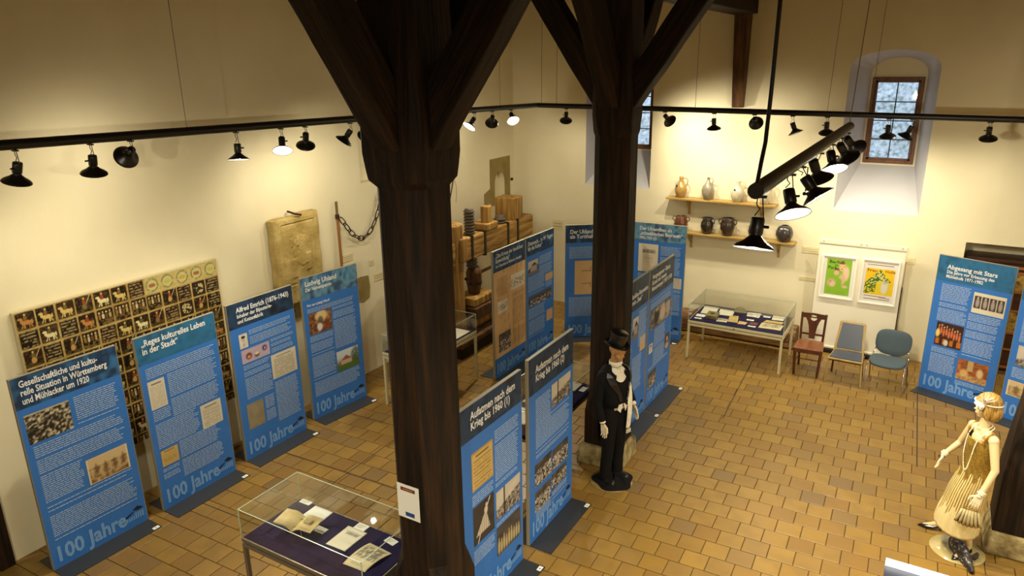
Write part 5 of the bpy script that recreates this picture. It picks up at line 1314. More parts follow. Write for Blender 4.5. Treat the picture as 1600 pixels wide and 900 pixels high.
def add_head(m, c, yawh, s=1.0, tilt=0.0):
    """head centred at c, facing local +x turned by yawh; tilt > 0 looks down"""
    M = Matrix.Translation(c) @ Matrix.Rotation(yawh, 4, 'Z') @ Matrix.Rotation(tilt, 4, 'Y') @ Matrix.Scale(s, 4)
    m.ball((-.012, 0, .028), (.094, .074, .092), 20, M)          # cranium
    m.ball((.030, 0, -.030), (.056, .054, .078), 16, M)          # face
    m.ball((.044, 0, -.088), (.030, .030, .024), 12, M)          # chin
    m.ball((.020, 0, -.072), (.044, .047, .030), 12, M)          # jaw
    m.add([(.078, 0, .010), (.086, -.013, -.030), (.086, .013, -.030), (.108, 0, -.026), (.070, -.014, -.034), (.070, .014, -.034), (.066, 0, .014)], [(0, 1, 3), (0, 3, 2), (1, 4, 5, 2, 3), (0, 6, 4, 1), (0, 2, 5, 6), (6, 5, 4)], True, M)  # nose
    m.ball((.078, 0, -.056), (.012, .021, .0065), 10, M); m.ball((.077, 0, -.066), (.011, .018, .007), 10, M)   # lips
    for s_ in (-1, 1):
        m.ball((.066, s_ * .030, .004), (.016, .017, .011), 10, M)     # eye
        m.ball((.066, s_ * .030, .022), (.018, .022, .007), 10, M)     # brow
        m.ball((-.006, s_ * .074, -.008), (.018, .010, .030), 10, M)   # ear
        m.ball((.040, s_ * .040, -.034), (.030, .022, .028), 10, M)    # cheek
    return M
def add_hand(m, wrist, fingers_dir, palm_side, s=1.0, curl=.5, spread=.15):
    """palm and five separate fingers; fingers_dir = direction from the wrist, palm_side = across towards the thumb"""
    d = Vector(fingers_dir).normalized(); t = Vector(palm_side); t = (t - d * d.dot(t)).normalized(); n = d.cross(t)
    w = Vector(wrist)
    for k in range(4):
        off = (-.030 + .020 * k) * s
        a = w + d * .012 * s + t * off * .7; b = w + d * .088 * s + t * off
        capsule(m, a, .013 * s, b, .0115 * s, 10)
        Ln = [.058, .074, .080, .072][k] * s; dd = (d + t * spread * (k - 1.5) * .5).normalized(); p = b
        for q in range(3):
            dd2 = (dd + n * curl * (q * .7)).normalized(); e = p + dd2 * Ln * (.44, .31, .25)[q]
            capsule(m, p, (.0092 - .001 * q) * s, e, (.0086 - .001 * q) * s, 8); p = e
    a = w + d * .025 * s + t * .026 * s; b = a + (d * .5 + t * .8 + n * .2).normalized() * .038 * s; e = b + (d * .95 + t * .25 + n * .3).normalized() * .034 * s
    capsule(m, a, .014 * s, b, .011 * s, 10); capsule(m, b, .010 * s, e, .0085 * s, 8); capsule(m, e, .0085 * s, e + d * .022 * s, .007 * s, 8)
M_skin_m = mat('mannequin_skin', L(176, 132, 84), .45)
M_skin_f = mat('mannequin_wax', L(214, 186, 138), .42, spec=.5)
M_tail = mat('black_wool', L(13, 12, 13), .85, spec=.2)
M_shirt = mat('white_cotton', L(228, 220, 200), .75, noise=[L(216, 208, 186), L(236, 230, 212)], nscale=14, bump=.3, bscale=30)
M_glovew = mat('cream_glove', L(222, 208, 172), .7)
# --- man in tails: local +x is where he faces
FM = math.atan2(-.34, .94)
mn = empty('mannequin_man', (-2.86, 7.02, .0), FM, 'mannequin in black tailcoat, white scarf and top hat before the middle post', 'mannequin')
mb = MB()
add_head(mb, (.035, 0, 1.665), .12, 1.04, .28)
capsule(mb, (-.005, 0, 1.46), .055, (.012, 0, 1.60), .052)
capsule(mb, (0, 0, 1.36), .105, (0, 0, 1.05), .10); mb.ball((0, 0, .98), (.11, .15, .12), 16)
for s in (-1, 1):
    capsule(mb, (-.005, s * .05, 1.39), .06, (-.01, s * .15, 1.385), .045)
    capsule(mb, (0, s * .085, .93), .082, (.015, s * .09, .50), .055); capsule(mb, (.015, s * .09, .50), .05, (-.01, s * .10, .10), .036)
    capsule(mb, (-.02, s * .10, .075), .040, (.10, s * .115, .055), .032)
rh = [(-.01, -.185, 1.39), (-.02, -.24, 1.10), (.06, -.235, .86)]; lh = [(-.01, .185, 1.39), (-.03, .26, 1.12), (.10, .235, .95)]
for a, b, c_ in (rh, lh):
    capsule(mb, a, .048, b, .038); capsule(mb, b, .037, c_, .026)
o = mb.build('body', M_skin_m, mn); remesh(o, .0055, 3)
gl = MB(); add_hand(gl, (.065, -.235, .85), (.15, .02, -1), (1, .1, 0), 1.0, .5); remesh(gl.build('glove', M_glovew, mn), .0045, 2)
gl = MB(); add_hand(gl, (.105, .235, .94), (.40, .05, -1), (.9, -.3, .3), 1.0, .6); remesh(gl.build('glove', M_glovew, mn), .0045, 2)
# trousers
tr = MB()
for s in (-1, 1):
    tr.tube([(0, s * .075, 1.03), (.005, s * .082, .90), (.015, s * .09, .68), (.018, s * .092, .48), (.0, s * .098, .26), (-.005, s * .10, .07)], [.108, .108, .088, .073, .067, .072], 18)
tr.ball((0, 0, .98), (.118, .165, .12), 18)
remesh(tr.build('trousers', M_tail, mn), .010, 4)
# white shirt front, waistcoat and collar
sh = loft([(.0, 0, .985, .135, .165, 0), (.0, 0, 1.08, .128, .155, 0), (.0, 0, 1.22, .136, .165, 0), (-.0, 0, 1.36, .128, .165, 0), (.0, 0, 1.44, .085, .12, 0), (.005, 0, 1.485, .066, .070, 0)], 32)
sh.build('dress_shirt', M_shirt, mn)
cl_ = loft([(.006, 0, 1.475, .070, .072, 0, .12), (.014, 0, 1.545, .074, .074, 0, .42)], 26, cap=False, a0=0, a1=2 * PI); solid(cl_.build('wing_collar', M_shirt, mn), .004)
vw = MB()
for s in (-1, 1):
    vw.add([(.146, 0.004 * s, 1.06), (.146, s * .07, 1.06), (.136, s * .085, 1.0), (.145, s * .040, .955)], [(0, 1, 2, 3) if s < 0 else (3, 2, 1, 0)])
solid(vw.build('waistcoat', M_shirt, mn), .006)
bt = MB(); bt.ball((.082, .022, 1.475), (.008, .022, .011), 10); bt.ball((.082, -.022, 1.475), (.008, .022, .011), 10); bt.ball((.090, 0, 1.475), (.010, .010, .011), 8); bt.build('bow_tie', M_shirt, mn)
# tailcoat: open front, wide at the chest and cut away at the waist
cw = lambda t, a: .02 * math.sin(a * 6 + t * 8)
CT = [(-.005, 0, 1.025, .155, .190, 0, .34), (0, 0, 1.10, .150, .180, 0, .20), (0, 0, 1.20, .155, .192, 0, .32), (-.003, 0, 1.32, .152, .212, 0, .50), (-.008, 0, 1.40, .130, .215, 0, .64), (-.012, 0, 1.445, .105, .175, 0, .92), (-.014, 0, 1.475, .085, .110, 0, 1.05), (-.014, 0, 1.51, .078, .084, 0, 1.2)]
ct = loft(CT, 34, cap=False, wob=cw)
solid(ct.build('tailcoat', M_tail, mn), .012)
lp = MB()
for s in (-1, 1):
    rowsL = []
    for (cx, cy, cz, rx, ry, ro, g) in CT[1:7]:
        for dg_, k_ in ((-.05, 1.10), (.16 + .22 * (1.2 < cz < 1.43), 1.09)):
            an = s * (g + dg_); rowsL.append((cx + rx * k_ * math.cos(an), ry * k_ * math.sin(an), cz))
    lp.add(rowsL, [(2 * i, 2 * i + 1, 2 * i + 3, 2 * i + 2) for i in range(5)])
solid(lp.build('lapel', mat('black_satin', L(16, 15, 17), .35), mn), .006)
tl = loft([(-.01, 0, 1.05, .150, .190, 0), (-.03, 0, .90, .145, .19, 0), (-.06, 0, .70, .12, .16, 0), (-.08, 0, .50, .09, .12, 0)], 20, cap=False, a0=PI * .60, a1=PI * 1.40); solid(tl.build('coat_tails', M_tail, mn), .012)
sl_ = MB()
sl_.tube([rh[0], (-.02, -.222, 1.25), rh[1], (.02, -.245, .98), (.055, -.236, .88)], [.068, .060, .056, .048, .043], 14)
sl_.ball((-.01, -.165, 1.395), (.070, .080, .062), 14); remesh(sl_.build('sleeve', M_tail, mn), .009, 3)
sl_ = MB(); sl_.tube([lh[0], (-.025, .23, 1.25), lh[1], (.03, .255, 1.03), (.085, .24, .975)], [.068, .060, .056, .048, .042], 14); sl_.ball((-.01, .165, 1.395), (.070, .080, .062), 14); remesh(sl_.build('sleeve', M_tail, mn), .009, 3)
MB().tube([(.05, -.236, .895), (.062, -.236, .862)], [.034, .034], 14).build('cuff', M_shirt, mn); MB().tube([(.078, .24, .985), (.10, .237, .95)], [.033, .033], 14).build('cuff', M_shirt, mn)
# white scarf hanging down his left front
sc_ = MB(); sp_ = [(-.085, .03, 1.52), (-.02, .088, 1.50), (.075, .085, 1.44), (.135, .095, 1.32), (.165, .10, 1.15), (.17, .10, 1.0), (.165, .10, .85), (.15, .10, .70)]
vs = []; 
for i, p in enumerate(sp_):
    for k in range(7):
        t = k / 6 - .5; vs.append((p[0] + .010 * math.cos(k * 2.1) - abs(t) * .03, p[1] + t * .075, p[2] + (.02 if i < 2 else 0) * t))
sc_.add(vs, [(i * 7 + k, i * 7 + k + 1, (i + 1) * 7 + k + 1, (i + 1) * 7 + k) for i in range(len(sp_) - 1) for k in range(6)], True)
o = sc_.build('white_scarf', M_shirt, mn); solid(o, .006); s_ = o.modifiers.new('sub', 'SUBSURF'); s_.levels = 1; s_.render_levels = 1
fr2 = MB()
for k in range(9): fr2.tube([(.15, .065 + k * .009, .705), (.152, .066 + k * .009, .655)], .003, 5)
fr2.build('scarf_fringe', M_shirt, mn)
# top hat
M_silk = mat('hat_silk', L(14, 13, 14), .28, spec=.6)
hM = Matrix.Translation((.025, 0, 1.735)) @ Matrix.Rotation(.12, 4, 'Z') @ Matrix.Rotation(.20, 4, 'Y')
hat = empty('top_hat', parent=mn); 
hm = MB().lathe([(.088, -.01), (.088, .02), (.084, .08), (.088, .14), (.094, .155), (.088, .160), (.0, .160)], 28, hM, cap0=False, cap1=False, sx=1.12, sy=.98); hm.build('crown', M_silk, hat)
bm2 = MB(); vs = []; 
for j, (r_, h_) in enumerate(((.086, .0), (.112, -.004), (.135, .004))):
    for k in range(32):
        a = 2 * PI * k / 32; up_ = .030 * abs(math.sin(a)) ** 2 * (j / 2) ** 1.5
        vs.append((r_ * 1.12 * math.cos(a), r_ * .96 * math.sin(a), h_ + up_))
bm2.add(vs, [(j * 32 + k, j * 32 + (k + 1) % 32, (j + 1) * 32 + (k + 1) % 32, (j + 1) * 32 + k) for j in range(2) for k in range(32)], True, hM); solid(bm2.build('brim', M_silk, hat), .006)
MB().lathe([(.0895, .0), (.0890, .035)], 28, hM, cap0=False, cap1=False, sx=1.12, sy=.98).build('hat_band', MATS['black_satin'], hat)
# black cloth heaped over the stand
def heap(rx, ry, h, seed, lobes=7, amp=.12, z0=.012):
    r_ = random.Random(seed); ph = [r_.uniform(0, 6.28) for _ in range(6)]; m = MB(); N_, K_ = 14, 60; vs = []
    for i in range(N_ + 1):
        t = i / N_
        for k in range(K_):
            a = 2 * PI * k / K_; q = 1 + amp * math.sin(lobes * a + ph[0]) * t + amp * .6 * math.sin(3 * a + ph[1]) * t
            z = h * (1 - t ** 2.2) * (1 + .25 * math.sin(5 * a + ph[2] + t * 4)) + .010 * math.sin(9 * a + t * 11 + ph[3]) * (1 - abs(2 * t - 1))
            vs.append((rx * t * q * math.cos(a), ry * t * q * math.sin(a), max(.002, z) + (.0 if i < N_ else -.001)))
    m.add(vs, [(i * K_ + k, i * K_ + (k + 1) % K_, (i + 1) * K_ + (k + 1) % K_, (i + 1) * K_ + k) for i in range(N_) for k in range(K_)], True)
    return m
for s in (-1, 1):
    sm2 = MB(); capsule(sm2, (-.035, s * .10, .060), .050, (.02, s * .105, .062), .050); capsule(sm2, (.02, s * .105, .062), .048, (.125, s * .118, .050), .040); remesh(sm2.build('shoe', mat('dull_black_shoe', L(15, 14, 14), .4), mn), .008, 3)
bsp = MB().lathe([(.0, 0), (.25, 0), (.252, .004), (.25, .008), (.0, .008)], 40, cap0=False, cap1=False).build('glass_base', mat('base_glass', L(140, 116, 70), .12, spec=.6), mn, (.02, -.02, 0))
heap(.235, .235, .085, 3, 5, .07).build('black_cloth', M_tail, mn, (.03, .0, .008))
MB().tube([(-.07, .0, .0), (-.07, .0, .55)], .010, 8).build('support_rod', M_grey_metal, mn)

# --- woman in the gold dress: local +x is where she faces
FW = math.atan2(-.50, -.86)
wx = empty('mannequin_woman', (.76, 7.47, 0), FW, 'mannequin of a woman in gold fringed dress with pearls and feather headband', 'mannequin')
# local frame helper: lat (picture right) and dep (towards the camera) -> local x, y
Rw, Tw = Vector((.995, -.10)), Vector((-.10, -.995))
cF, sF = math.cos(FW), math.sin(FW)
def W(lat, dep, z):
    w_ = Rw * lat + Tw * dep
    return (w_.x * cF + w_.y * sF, -w_.x * sF + w_.y * cF, z)
wb_ = MB()
HC = W(-.080, .0, 1.628); HYW = -.30
add_head(wb_, HC, HYW, .98, .06)
capsule(wb_, W(-.065, .0, 1.40), .046, W(-.068, 0, 1.57), .043)
capsule(wb_, W(-.06, 0, 1.30), .092, W(-.05, 0, 1.08), .085); wb_.ball(W(-.045, 0, .93), (.10, .15, .14), 18)
nS, nE, nW_ = W(.03, .13, 1.36), W(.085, .20, 1.10), W(.015, .29, .875)
fS, fE, fW = W(-.155, -.13, 1.36), W(-.23, -.20, 1.12), W(-.345, -.12, .985)
for a, b, c_ in ((nS, nE, nW_), (fS, fE, fW)):
    capsule(wb_, W(-.06, 0, 1.37), .055, a, .047); capsule(wb_, a, .043, b, .034); capsule(wb_, b, .033, c_, .023)
capsule(wb_, W(-.02, .05, .90), .085, W(-.06, .09, .50), .055); capsule(wb_, W(-.06, .09, .50), .052, W(.0, -.02, .12), .033)
capsule(wb_, W(-.0, -.02, .115), .034, W(-.035, .04, .055), .030); capsule(wb_, W(-.035, .04, .055), .030, W(-.075, .10, .03), .024)
capsule(wb_, W(-.06, -.06, .90), .085, W(-.19, -.19, .52), .055); capsule(wb_, W(-.19, -.19, .52), .05, W(-.265, -.32, .115), .031)
capsule(wb_, W(-.265, -.32, .10), .032, W(-.34, -.31, .055), .027); capsule(wb_, W(-.34, -.31, .055), .026, W(-.42, -.30, .025), .018)
remesh(wb_.build('body', M_skin_f, wx), .0055, 3)
gl = MB(); add_hand(gl, W(.01, .295, .86), Vector(W(-.03, .31, .70)) - Vector(W(.01, .295, .86)), Vector(W(-.1, 0, 0)), .95, .35); capsule(gl, W(.02, .285, .885), .030, W(.008, .297, .855), .024)
remesh(gl.build('glove', M_glovew, wx), .0045, 2)
gl = MB(); add_hand(gl, W(-.35, -.12, .975), Vector(W(-.385, -.10, .82)) - Vector(W(-.35, -.12, .975)), Vector(W(0, .1, 0)), .95, .5); capsule(gl, W(-.335, -.125, 1.0), .028, W(-.35, -.12, .97), .024)
remesh(gl.build('glove', M_glovew, wx), .0045, 2)
for c0, c1_ in ((W(.032, .28, .905), W(.012, .292, .868)), (W(-.325, -.13, 1.01), W(-.345, -.122, .98))):
    MB().lathe([(.030, 0), (.038, .012), (.031, .02), (.039, .032), (.033, .042)], 16, Matrix.Translation(c0) @ (Vector(c1_) - Vector(c0)).to_track_quat('Z', 'Y').to_matrix().to_4x4(), cap0=False, cap1=False).build('glove_cuff', M_glovew, wx)
bc = W(-.362, -.112, .955); MB().tube([tuple(Vector(bc) + Vector((math.cos(a) * .028, math.sin(a) * .026, -.006 * math.cos(a)))) for a in [2 * PI * k / 16 for k in range(16)]], .005, 6, closed=True).build('bracelet', M_iron, wx)
# dress
def dress_col():
    m = bpy.data.materials.new('sequin_dress'); m.use_nodes = True; nt = m.node_tree; n = nt.nodes; l = nt.links; p = n['Principled BSDF']
    at = n.new('ShaderNodeAttribute'); at.attribute_name = 'Col'
    tc = n.new('ShaderNodeTexCoord'); v = n.new('ShaderNodeTexVoronoi'); v.inputs['Scale'].default_value = 170
    l.new(tc.outputs['Object'], v.inputs['Vector'])
    sp = n.new('ShaderNodeSeparateColor'); l.new(at.outputs['Color'], sp.inputs[0])
    mx = n.new('ShaderNodeMix'); mx.data_type = 'RGBA'; mx.blend_type = 'MULTIPLY'; l.new(at.outputs['Alpha'], mx.inputs['Factor'])
    l.new(at.outputs['Color'], mx.inputs['A']); sc_ = n.new('ShaderNodeSeparateColor'); l.new(v.outputs['Color'], sc_.inputs[0]); l.new(sc_.outputs[0], mx.inputs['B']); l.new(mx.outputs['Result'], p.inputs['Base Color'])
    l.new(at.outputs['Alpha'], p.inputs['Metallic']); p.inputs['Roughness'].default_value = .38
    b = n.new('ShaderNodeBump'); b.inputs['Strength'].default_value = .5; b.inputs['Distance'].default_value = .004; l.new(v.outputs['Distance'], b.inputs['Height']); l.new(b.outputs[0], p.inputs['Normal'])
    return m
secs = [(W(-.135, -.02, .36), .195, .20), (W(-.125, -.015, .45), .192, .195), (W(-.105, -.01, .60), .175, .185), (W(-.09, 0, .75), .160, .175), (W(-.065, 0, .90), .140, .165), (W(-.055, 0, 1.02), .118, .150), (W(-.055, 0, 1.15), .118, .150), (W(-.06, 0, 1.25), .125, .155), (W(-.062, 0, 1.315), .105, .150)]
K_ = 192; RN = 60; dm_ = MB(); cols = []; vs = []
cg = np.array(lin(200, 164, 70)[:3]); cgd = np.array(lin(126, 96, 36)[:3]); cc_ = np.array(lin(220, 202, 146)[:3])
for i in range(RN + 1):
    t = i / RN * (len(secs) - 1); k0 = min(int(t), len(secs) - 2); f = t - k0
    A_, B_ = secs[k0], secs[k0 + 1]; c = Vector(A_[0]).lerp(Vector(B_[0]), f); rx = A_[1] * (1 - f) + B_[1] * f; ry = A_[2] * (1 - f) + B_[2] * f
    for k in range(K_):
        a = 2 * PI * k / K_
        lowered = max(0, (.50 - c.z)) / .14
        pl_ = 1 + (.013 * math.sin(a * 17) * min(1, max(0, (1.0 - c.z)) * 2))
        x = c.x + rx * pl_ * math.cos(a); y = c.y + ry * pl_ * math.sin(a)
        vs.append((x, y, c.z - .05 * lowered * (math.sin(a) * .9) - .045 * lowered))
        ed = .93 + .05 * math.sin(a * 12); eb = .54 + .05 * math.sin(a * 12 + 1)
        if c.z > ed: g_ = 1.0
        elif c.z > eb: g_ = 1.0 if (k % 4) < 2 else 0.0
        else: g_ = 0.0
        nn_ = .5 + .5 * math.sin(a * 9 + c.z * 21) * math.sin(c.z * 37 + a * 5)
        gc = cg * (1 - .5 * nn_) + cgd * .5 * nn_
        q_ = gc * g_ + cc_ * (1 - g_); cols.append((q_[0], q_[1], q_[2], (.55 if c.z > .9 else .4) * g_))
dm_.add(vs, [(i * K_ + k, i * K_ + (k + 1) % K_, (i + 1) * K_ + (k + 1) % K_, (i + 1) * K_ + k) for i in range(RN) for k in range(K_)], True); dm_.col = cols
solid(dm_.build('dress', dress_col(), wx), .004)
M_goldc = mat('gold_sequin', L(160, 122, 44), .35, .7, bump=.5, bscale=160)
for a, b in ((W(.005, .12, 1.30), W(.01, .115, 1.415)), (W(-.125, -.11, 1.30), W(-.13, -.105, 1.415))):
    a = Vector(a); b = Vector(b); fx = Vector((.06, 0, 0)); st2 = MB()
    st2.tube([a + fx, (a + b) / 2 + fx * .95, b + fx * .1, (a + b) / 2 - fx * 1.1, a - fx * 1.2], [.020, .020, .019, .020, .020], 8, flat=.5); st2.build('dress_strap', M_goldc, wx)
# pearls
M_pearl = mat('pearl', L(238, 226, 196), .25, spec=.7, coat=.5)
def pearls(name, pts, r):
    m = MB(); P_ = [Vector(p) for p in pts]; seg_ = []
    for i in range(len(P_)):
        p0, p1, p2, p3 = P_[i - 1], P_[i], P_[(i + 1) % len(P_)], P_[(i + 2) % len(P_)]
        for k in range(16):
            t = k / 16; seg_.append(.5 * ((2 * p1) + (-p0 + p2) * t + (2 * p0 - 5 * p1 + 4 * p2 - p3) * t * t + (-p0 + 3 * p1 - 3 * p2 + p3) * t ** 3))
    acc = 1e9; last = None
    for p in seg_:
        if last is None or (p - last).length > r * 1.7: m.ball(p, r, 8); last = p
    return m.build(name, M_pearl, wx)
def ring_at(c, rx, ry, drop, n=12, fx=0):
    return [(c[0] + rx * math.cos(a), c[1] + ry * math.sin(a), c[2] - drop * (math.cos(a) * .5 + .5)) for a in [2 * PI * k / n for k in range(n)]]
pearls('pearl_choker', ring_at(W(-.068, 0, 1.455), .066, .066, .035), .0055)
pearls('pearl_rope', [(-.06, .05, 1.44), (-.075, -.03, 1.44), (-.01, -.11, 1.44), (.075, -.10, 1.33), (.150, -.065, 1.10), (.158, -.012, .93), (.160, .03, .89), (.158, .07, .94), (.150, .075, 1.10), (.085, .09, 1.32), (-.01, .10, 1.44)] if False else
       [tuple(Vector(W(-.06, 0, 0)) + Vector(p)) for p in [(-.07, .03, 1.43), (-.07, -.04, 1.43), (.0, -.09, 1.425), (.098, -.06, 1.33), (.132, -.035, 1.17), (.138, .0, 1.04), (.140, .035, .99), (.138, .065, 1.04), (.134, .085, 1.17), (.100, .085, 1.33), (.0, .09, 1.425)]], .0055)
# hair: blond bob, headband and feathers
hd = empty('hairdo', parent=wx)
M_hair = mat('blond_hair', L(168, 128, 58), .4, noise=[L(122, 86, 34), L(172, 132, 60), L(204, 168, 92)], stretch=(14, 14, 1.2), nscale=5, bump=.6, bscale=8)
HM = Matrix.Translation(HC) @ Matrix.Rotation(HYW, 4, 'Z') @ Matrix.Rotation(.06, 4, 'Y') @ Matrix.Scale(.98, 4)
hr = MB(); hr.ball((-.020, 0, .038), (.114, .100, .110), 26, HM); hr.ball((-.056, 0, -.045), (.086, .100, .105), 22, HM)
for s in (-1, 1): hr.ball((.004, s * .078, -.030), (.042, .030, .085), 14, HM)
remesh(hr.build('bob', M_hair, hd), .007, 3)
hb = MB()
hb.tube([tuple(HM @ Vector((-.018 + .116 * math.cos(a), .102 * math.sin(a), .048 + .018 * math.cos(a)))) for a in [2 * PI * k / 30 for k in range(30)]], .007, 8, closed=True, flat=1.0); hb.build('headband', M_shirt, hd)
M_feather = mat('feather_white', L(232, 214, 190), .8)
fe = MB(); r_ = random.Random(4)
for k in range(46):
    b0 = HM @ Vector((.050, .082, .060)); d_ = Vector((r_.uniform(-.35, .35), r_.uniform(-.1, .45), r_.uniform(.35, 1.0))).normalized(); Lf = r_.uniform(.06, .13)
    p1_ = b0 + d_ * Lf * .5 + Vector((r_.uniform(-.01, .01),) * 3); p2_ = b0 + d_ * Lf + Vector((0, 0, -.01))
    fe.tube([b0, p1_, p2_], [.0065, .005, .0012], 5, flat=.4)
fe.build('feather_plume', M_feather, hd)
lc = MB()
for (dx_, dy_, dz_, s_) in ((.085, .070, .050, .024), (.100, .045, .046, .020), (.070, .090, .040, .024), (.098, .068, .028, .018), (.075, .085, .018, .018), (.108, .02, .044, .014)): lc.ball(HM @ Vector((dx_ - .008, dy_, dz_)), (s_, s_ * .7, s_), 10)
lc.build('lace_flower', M_shirt, hd)
# shoes
M_shoe = mat('black_patent', L(14, 12, 12), .25, spec=.6)
def shoe(p_heel, p_toe, name='shoe', hgt=.075):
    h = Vector(p_heel); t = Vector(p_toe); d = (t - h); Ls = d.length; m = MB()
    q = Matrix.Translation((h.x, h.y, 0)) @ Matrix.Rotation(math.atan2(d.y, d.x), 4, 'Z')
    pr = [(-.06, .030, hgt - .035, hgt + .038), (.2, .038, hgt * .6, hgt + .010), (.45, .042, hgt * .22, hgt * .66), (.70, .044, .002, .052), (.88, .032, .002, .038), (1.08, .006, .004, .014)]
    vs = []
    for u, w, z0, z1 in pr:
        for k in range(10):
            a = 2 * PI * k / 10; vs.append((u * Ls, w * math.cos(a), (z0 + z1) / 2 + (z1 - z0) / 2 * math.sin(a)))
    m.add(vs, [(i * 10 + k, i * 10 + (k + 1) % 10, (i + 1) * 10 + (k + 1) % 10, (i + 1) * 10 + k) for i in range(5) for k in range(10)] + [tuple(range(10))[::-1], tuple(50 + i for i in range(10))], True, q)
    m.tube([(.012, 0, hgt - .02), (.018, 0, .03), (.020, 0, .001)], [.013, .006, .005], 8, M=q)
    return m.build(name, M_shoe, wx)
shoe(W(-.245, -.325, 0), W(-.455, -.295, 0)); shoe(W(.01, -.035, 0), W(-.10, .135, 0), hgt=.055)
# pouch bag
bg = empty('fan_bag', W(-.04, .235, .655), 0, parent=wx); bgm = MB(); n = 24; vs = []
w2 = lambda lat, dep, z: tuple(Vector(W(lat, dep, 0)) + Vector((0, 0, z)))
for j in range(4):
    t = j / 3
    for k in range(n + 1):
        u = k / n - .5; wd = (.14 + .08 * t)
        vs.append(w2(u * wd + .05 * t * 0, .016 * math.cos(u * 40) * 1.0 + .02 * (1 - (2 * t - 1) ** 2), -.145 * t - .03 * (1 - (2 * u) ** 2) * (t)))
bgm.add(vs, [(j * (n + 1) + k, j * (n + 1) + k + 1, (j + 1) * (n + 1) + k + 1, (j + 1) * (n + 1) + k) for j in range(3) for k in range(n)], True)
solid(bgm.build('pleated_pouch', mat('bag_cream', L(178, 162, 118), .6), bg), .02)
MB().tube([w2(-.075, .01, .0), w2(0, .01, .012), w2(.075, .01, .0)], .006, 6).build('bag_rim', M_goldc, bg)
MB().tube([w2(-.06, .01, 0), w2(.02, .05, .14), w2(.06, .01, .0)], .003, 5).build('bag_chain', M_goldc, bg)
MB().lathe([(.0, 0), (.245, 0), (.247, .004), (.245, .008), (.0, .008)], 40, cap0=False, cap1=False).build('glass_base', mat('base_glass_pale', L(176, 160, 110), .12, spec=.6), wx, W(-.085, -.06, 0))
# patterned scarf heaped on the base
ps = MB(); N_ = 26; vs = []
ctrl = [(-.145, -.10, .04), (-.10, -.03, .075), (-.05, .06, .075), (.0, .12, .06), (.04, .20, .03), (.075, .27, .015)]
M_scf = mat('silver_black_scarf', L(40, 34, 36), .5, noise=[L(16, 14, 16), L(30, 26, 28), L(60, 54, 56), L(176, 168, 160)], nscale=34, detail=3)
ps.tube([W(*c) for c in ctrl], [.06, .10, .11, .085, .055, .022], 16, flat=.5); ps.tube([W(.02, .13, .05), W(.06, .08, .07), W(.09, .02, .06)], [.03, .045, .03], 12, flat=.5)
o = ps.build('patterned_scarf', M_scf, wx); sb = o.modifiers.new('sub', 'SUBSURF'); sb.levels = 2; sb.render_levels = 2
dp = o.modifiers.new('disp', 'DISPLACE'); tx = bpy.data.textures.new('crumple', 'CLOUDS'); tx.noise_scale = .045; dp.texture = tx; dp.strength = .035; dp.mid_level = .5

# ------------------------------------------------------------------ floor tiles
def tile_mesh():
    m = MB(); g = .004; b = .003; w, d = TAW - g, TB - g
    m.prism([(g, g), (w, g), (w, d), (g, d)], -.010, -.002); m.f = m.f[:0]; m.sm = []
    m.v = [(g, g, -.010), (w, g, -.010), (w, d, -.010), (g, d, -.010), (g, g, -.002), (w, g, -.002), (w, d, -.002), (g, d, -.002), (g + b, g + b, 0), (w - b, g + b, 0), (w - b, d - b, 0), (g + b, d - b, 0)]
    m.f = [(8, 9, 10, 11)] + [(i, (i + 1) % 4, 4 + (i + 1) % 4, 4 + i) for i in range(4)] + [(4 + i, 4 + (i + 1) % 4, 8 + (i + 1) % 4, 8 + i) for i in range(4)]
    m.sm = [False] * len(m.f); return m
bpy.context.view_layer.update()
dg = bpy.context.evaluated_depsgraph_get()
camM = cam.matrix_world.inverted(); F_ = 1123.43
ca, sa = math.cos(TA), math.sin(TA)
tiles = []
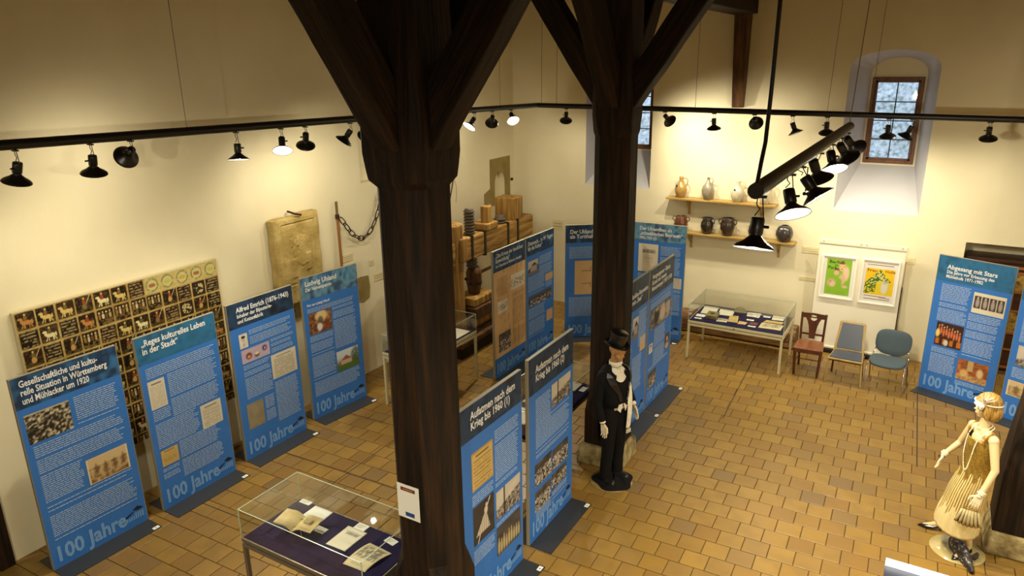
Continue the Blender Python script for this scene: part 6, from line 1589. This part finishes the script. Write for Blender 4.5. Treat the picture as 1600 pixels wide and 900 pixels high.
for v in range(-130, 90):
    par = abs(math.fmod(v, 2.0)) * TS
    for u in range(-60, 60):
        tx_, ty_ = TX0 + (u + par) * TAW, TY0 + v * TB
        x, y = tx_ * ca - ty_ * sa, tx_ * sa + ty_ * ca
        cx_, cy_ = x + .125 * ca - .12 * sa, y + .125 * sa + .12 * ca
        if not (XL + .13 < cx_ < XR - .13 and YF + .2 < cy_ < YB - .13): 
            if not (XL - .12 < cx_ < XR + .12 and YF - .12 < cy_ < YB + .12): continue
        p = camM @ Vector((cx_, cy_, 0))
        vis = 0
        if p.z < -.5:
            sx_, sy_ = 800 + F_ * p.x / -p.z, 450 - F_ * p.y / -p.z
            if -5 < sx_ < 1605 and -5 < sy_ < 905:
                d_ = Vector((cx_, cy_, 0)) - Vector((0, 0, CAMZ))
                hit, loc_, nor, idx, ob, mt = scene.ray_cast(dg, Vector((0, 0, CAMZ)), d_.normalized(), distance=d_.length + .3)
                if hit and loc_.z < .003: vis = 1 / (p.z * p.z)
        tiles.append((vis, x, y))
tiles.sort(reverse=True)
TM = tile_mesh().mesh('tile', M_tile)
for vis, x, y in tiles[:300]:
    o = bpy.data.objects.new('tile', TM); C.objects.link(o); o.parent = floor; o.location = (x, y, 0); o.rotation_euler = (0, 0, TA)
tm_ = tile_mesh(); rest = MB()
for vis, x, y in tiles[300:]:
    n0 = len(rest.v); rest.v += [(x + a * ca - b * sa, y + a * sa + b * ca, c) for a, b, c in tm_.v]; rest.f += [tuple(n0 + i for i in f) for f in tm_.f]
rest.sm = [False] * len(rest.f)
o = rest.build('tiles', M_tile, floor); o['kind'] = 'stuff'
# dark expansion joints
for (xa, ya, xb, yb) in EXPJ:
    d_ = Vector((xb - xa, yb - ya)); nrm = Vector((-d_.y, d_.x)).normalized() * .006
    m = MB(); m.add([(xa - nrm.x, ya - nrm.y, .0006), (xb - nrm.x, yb - nrm.y, .0006), (xb + nrm.x, yb + nrm.y, .0006), (xa + nrm.x, ya + nrm.y, .0006)], [(0, 1, 2, 3)])
    m.build('expansion_joint', mat('joint_dark', L(40, 30, 20), .8), floor)
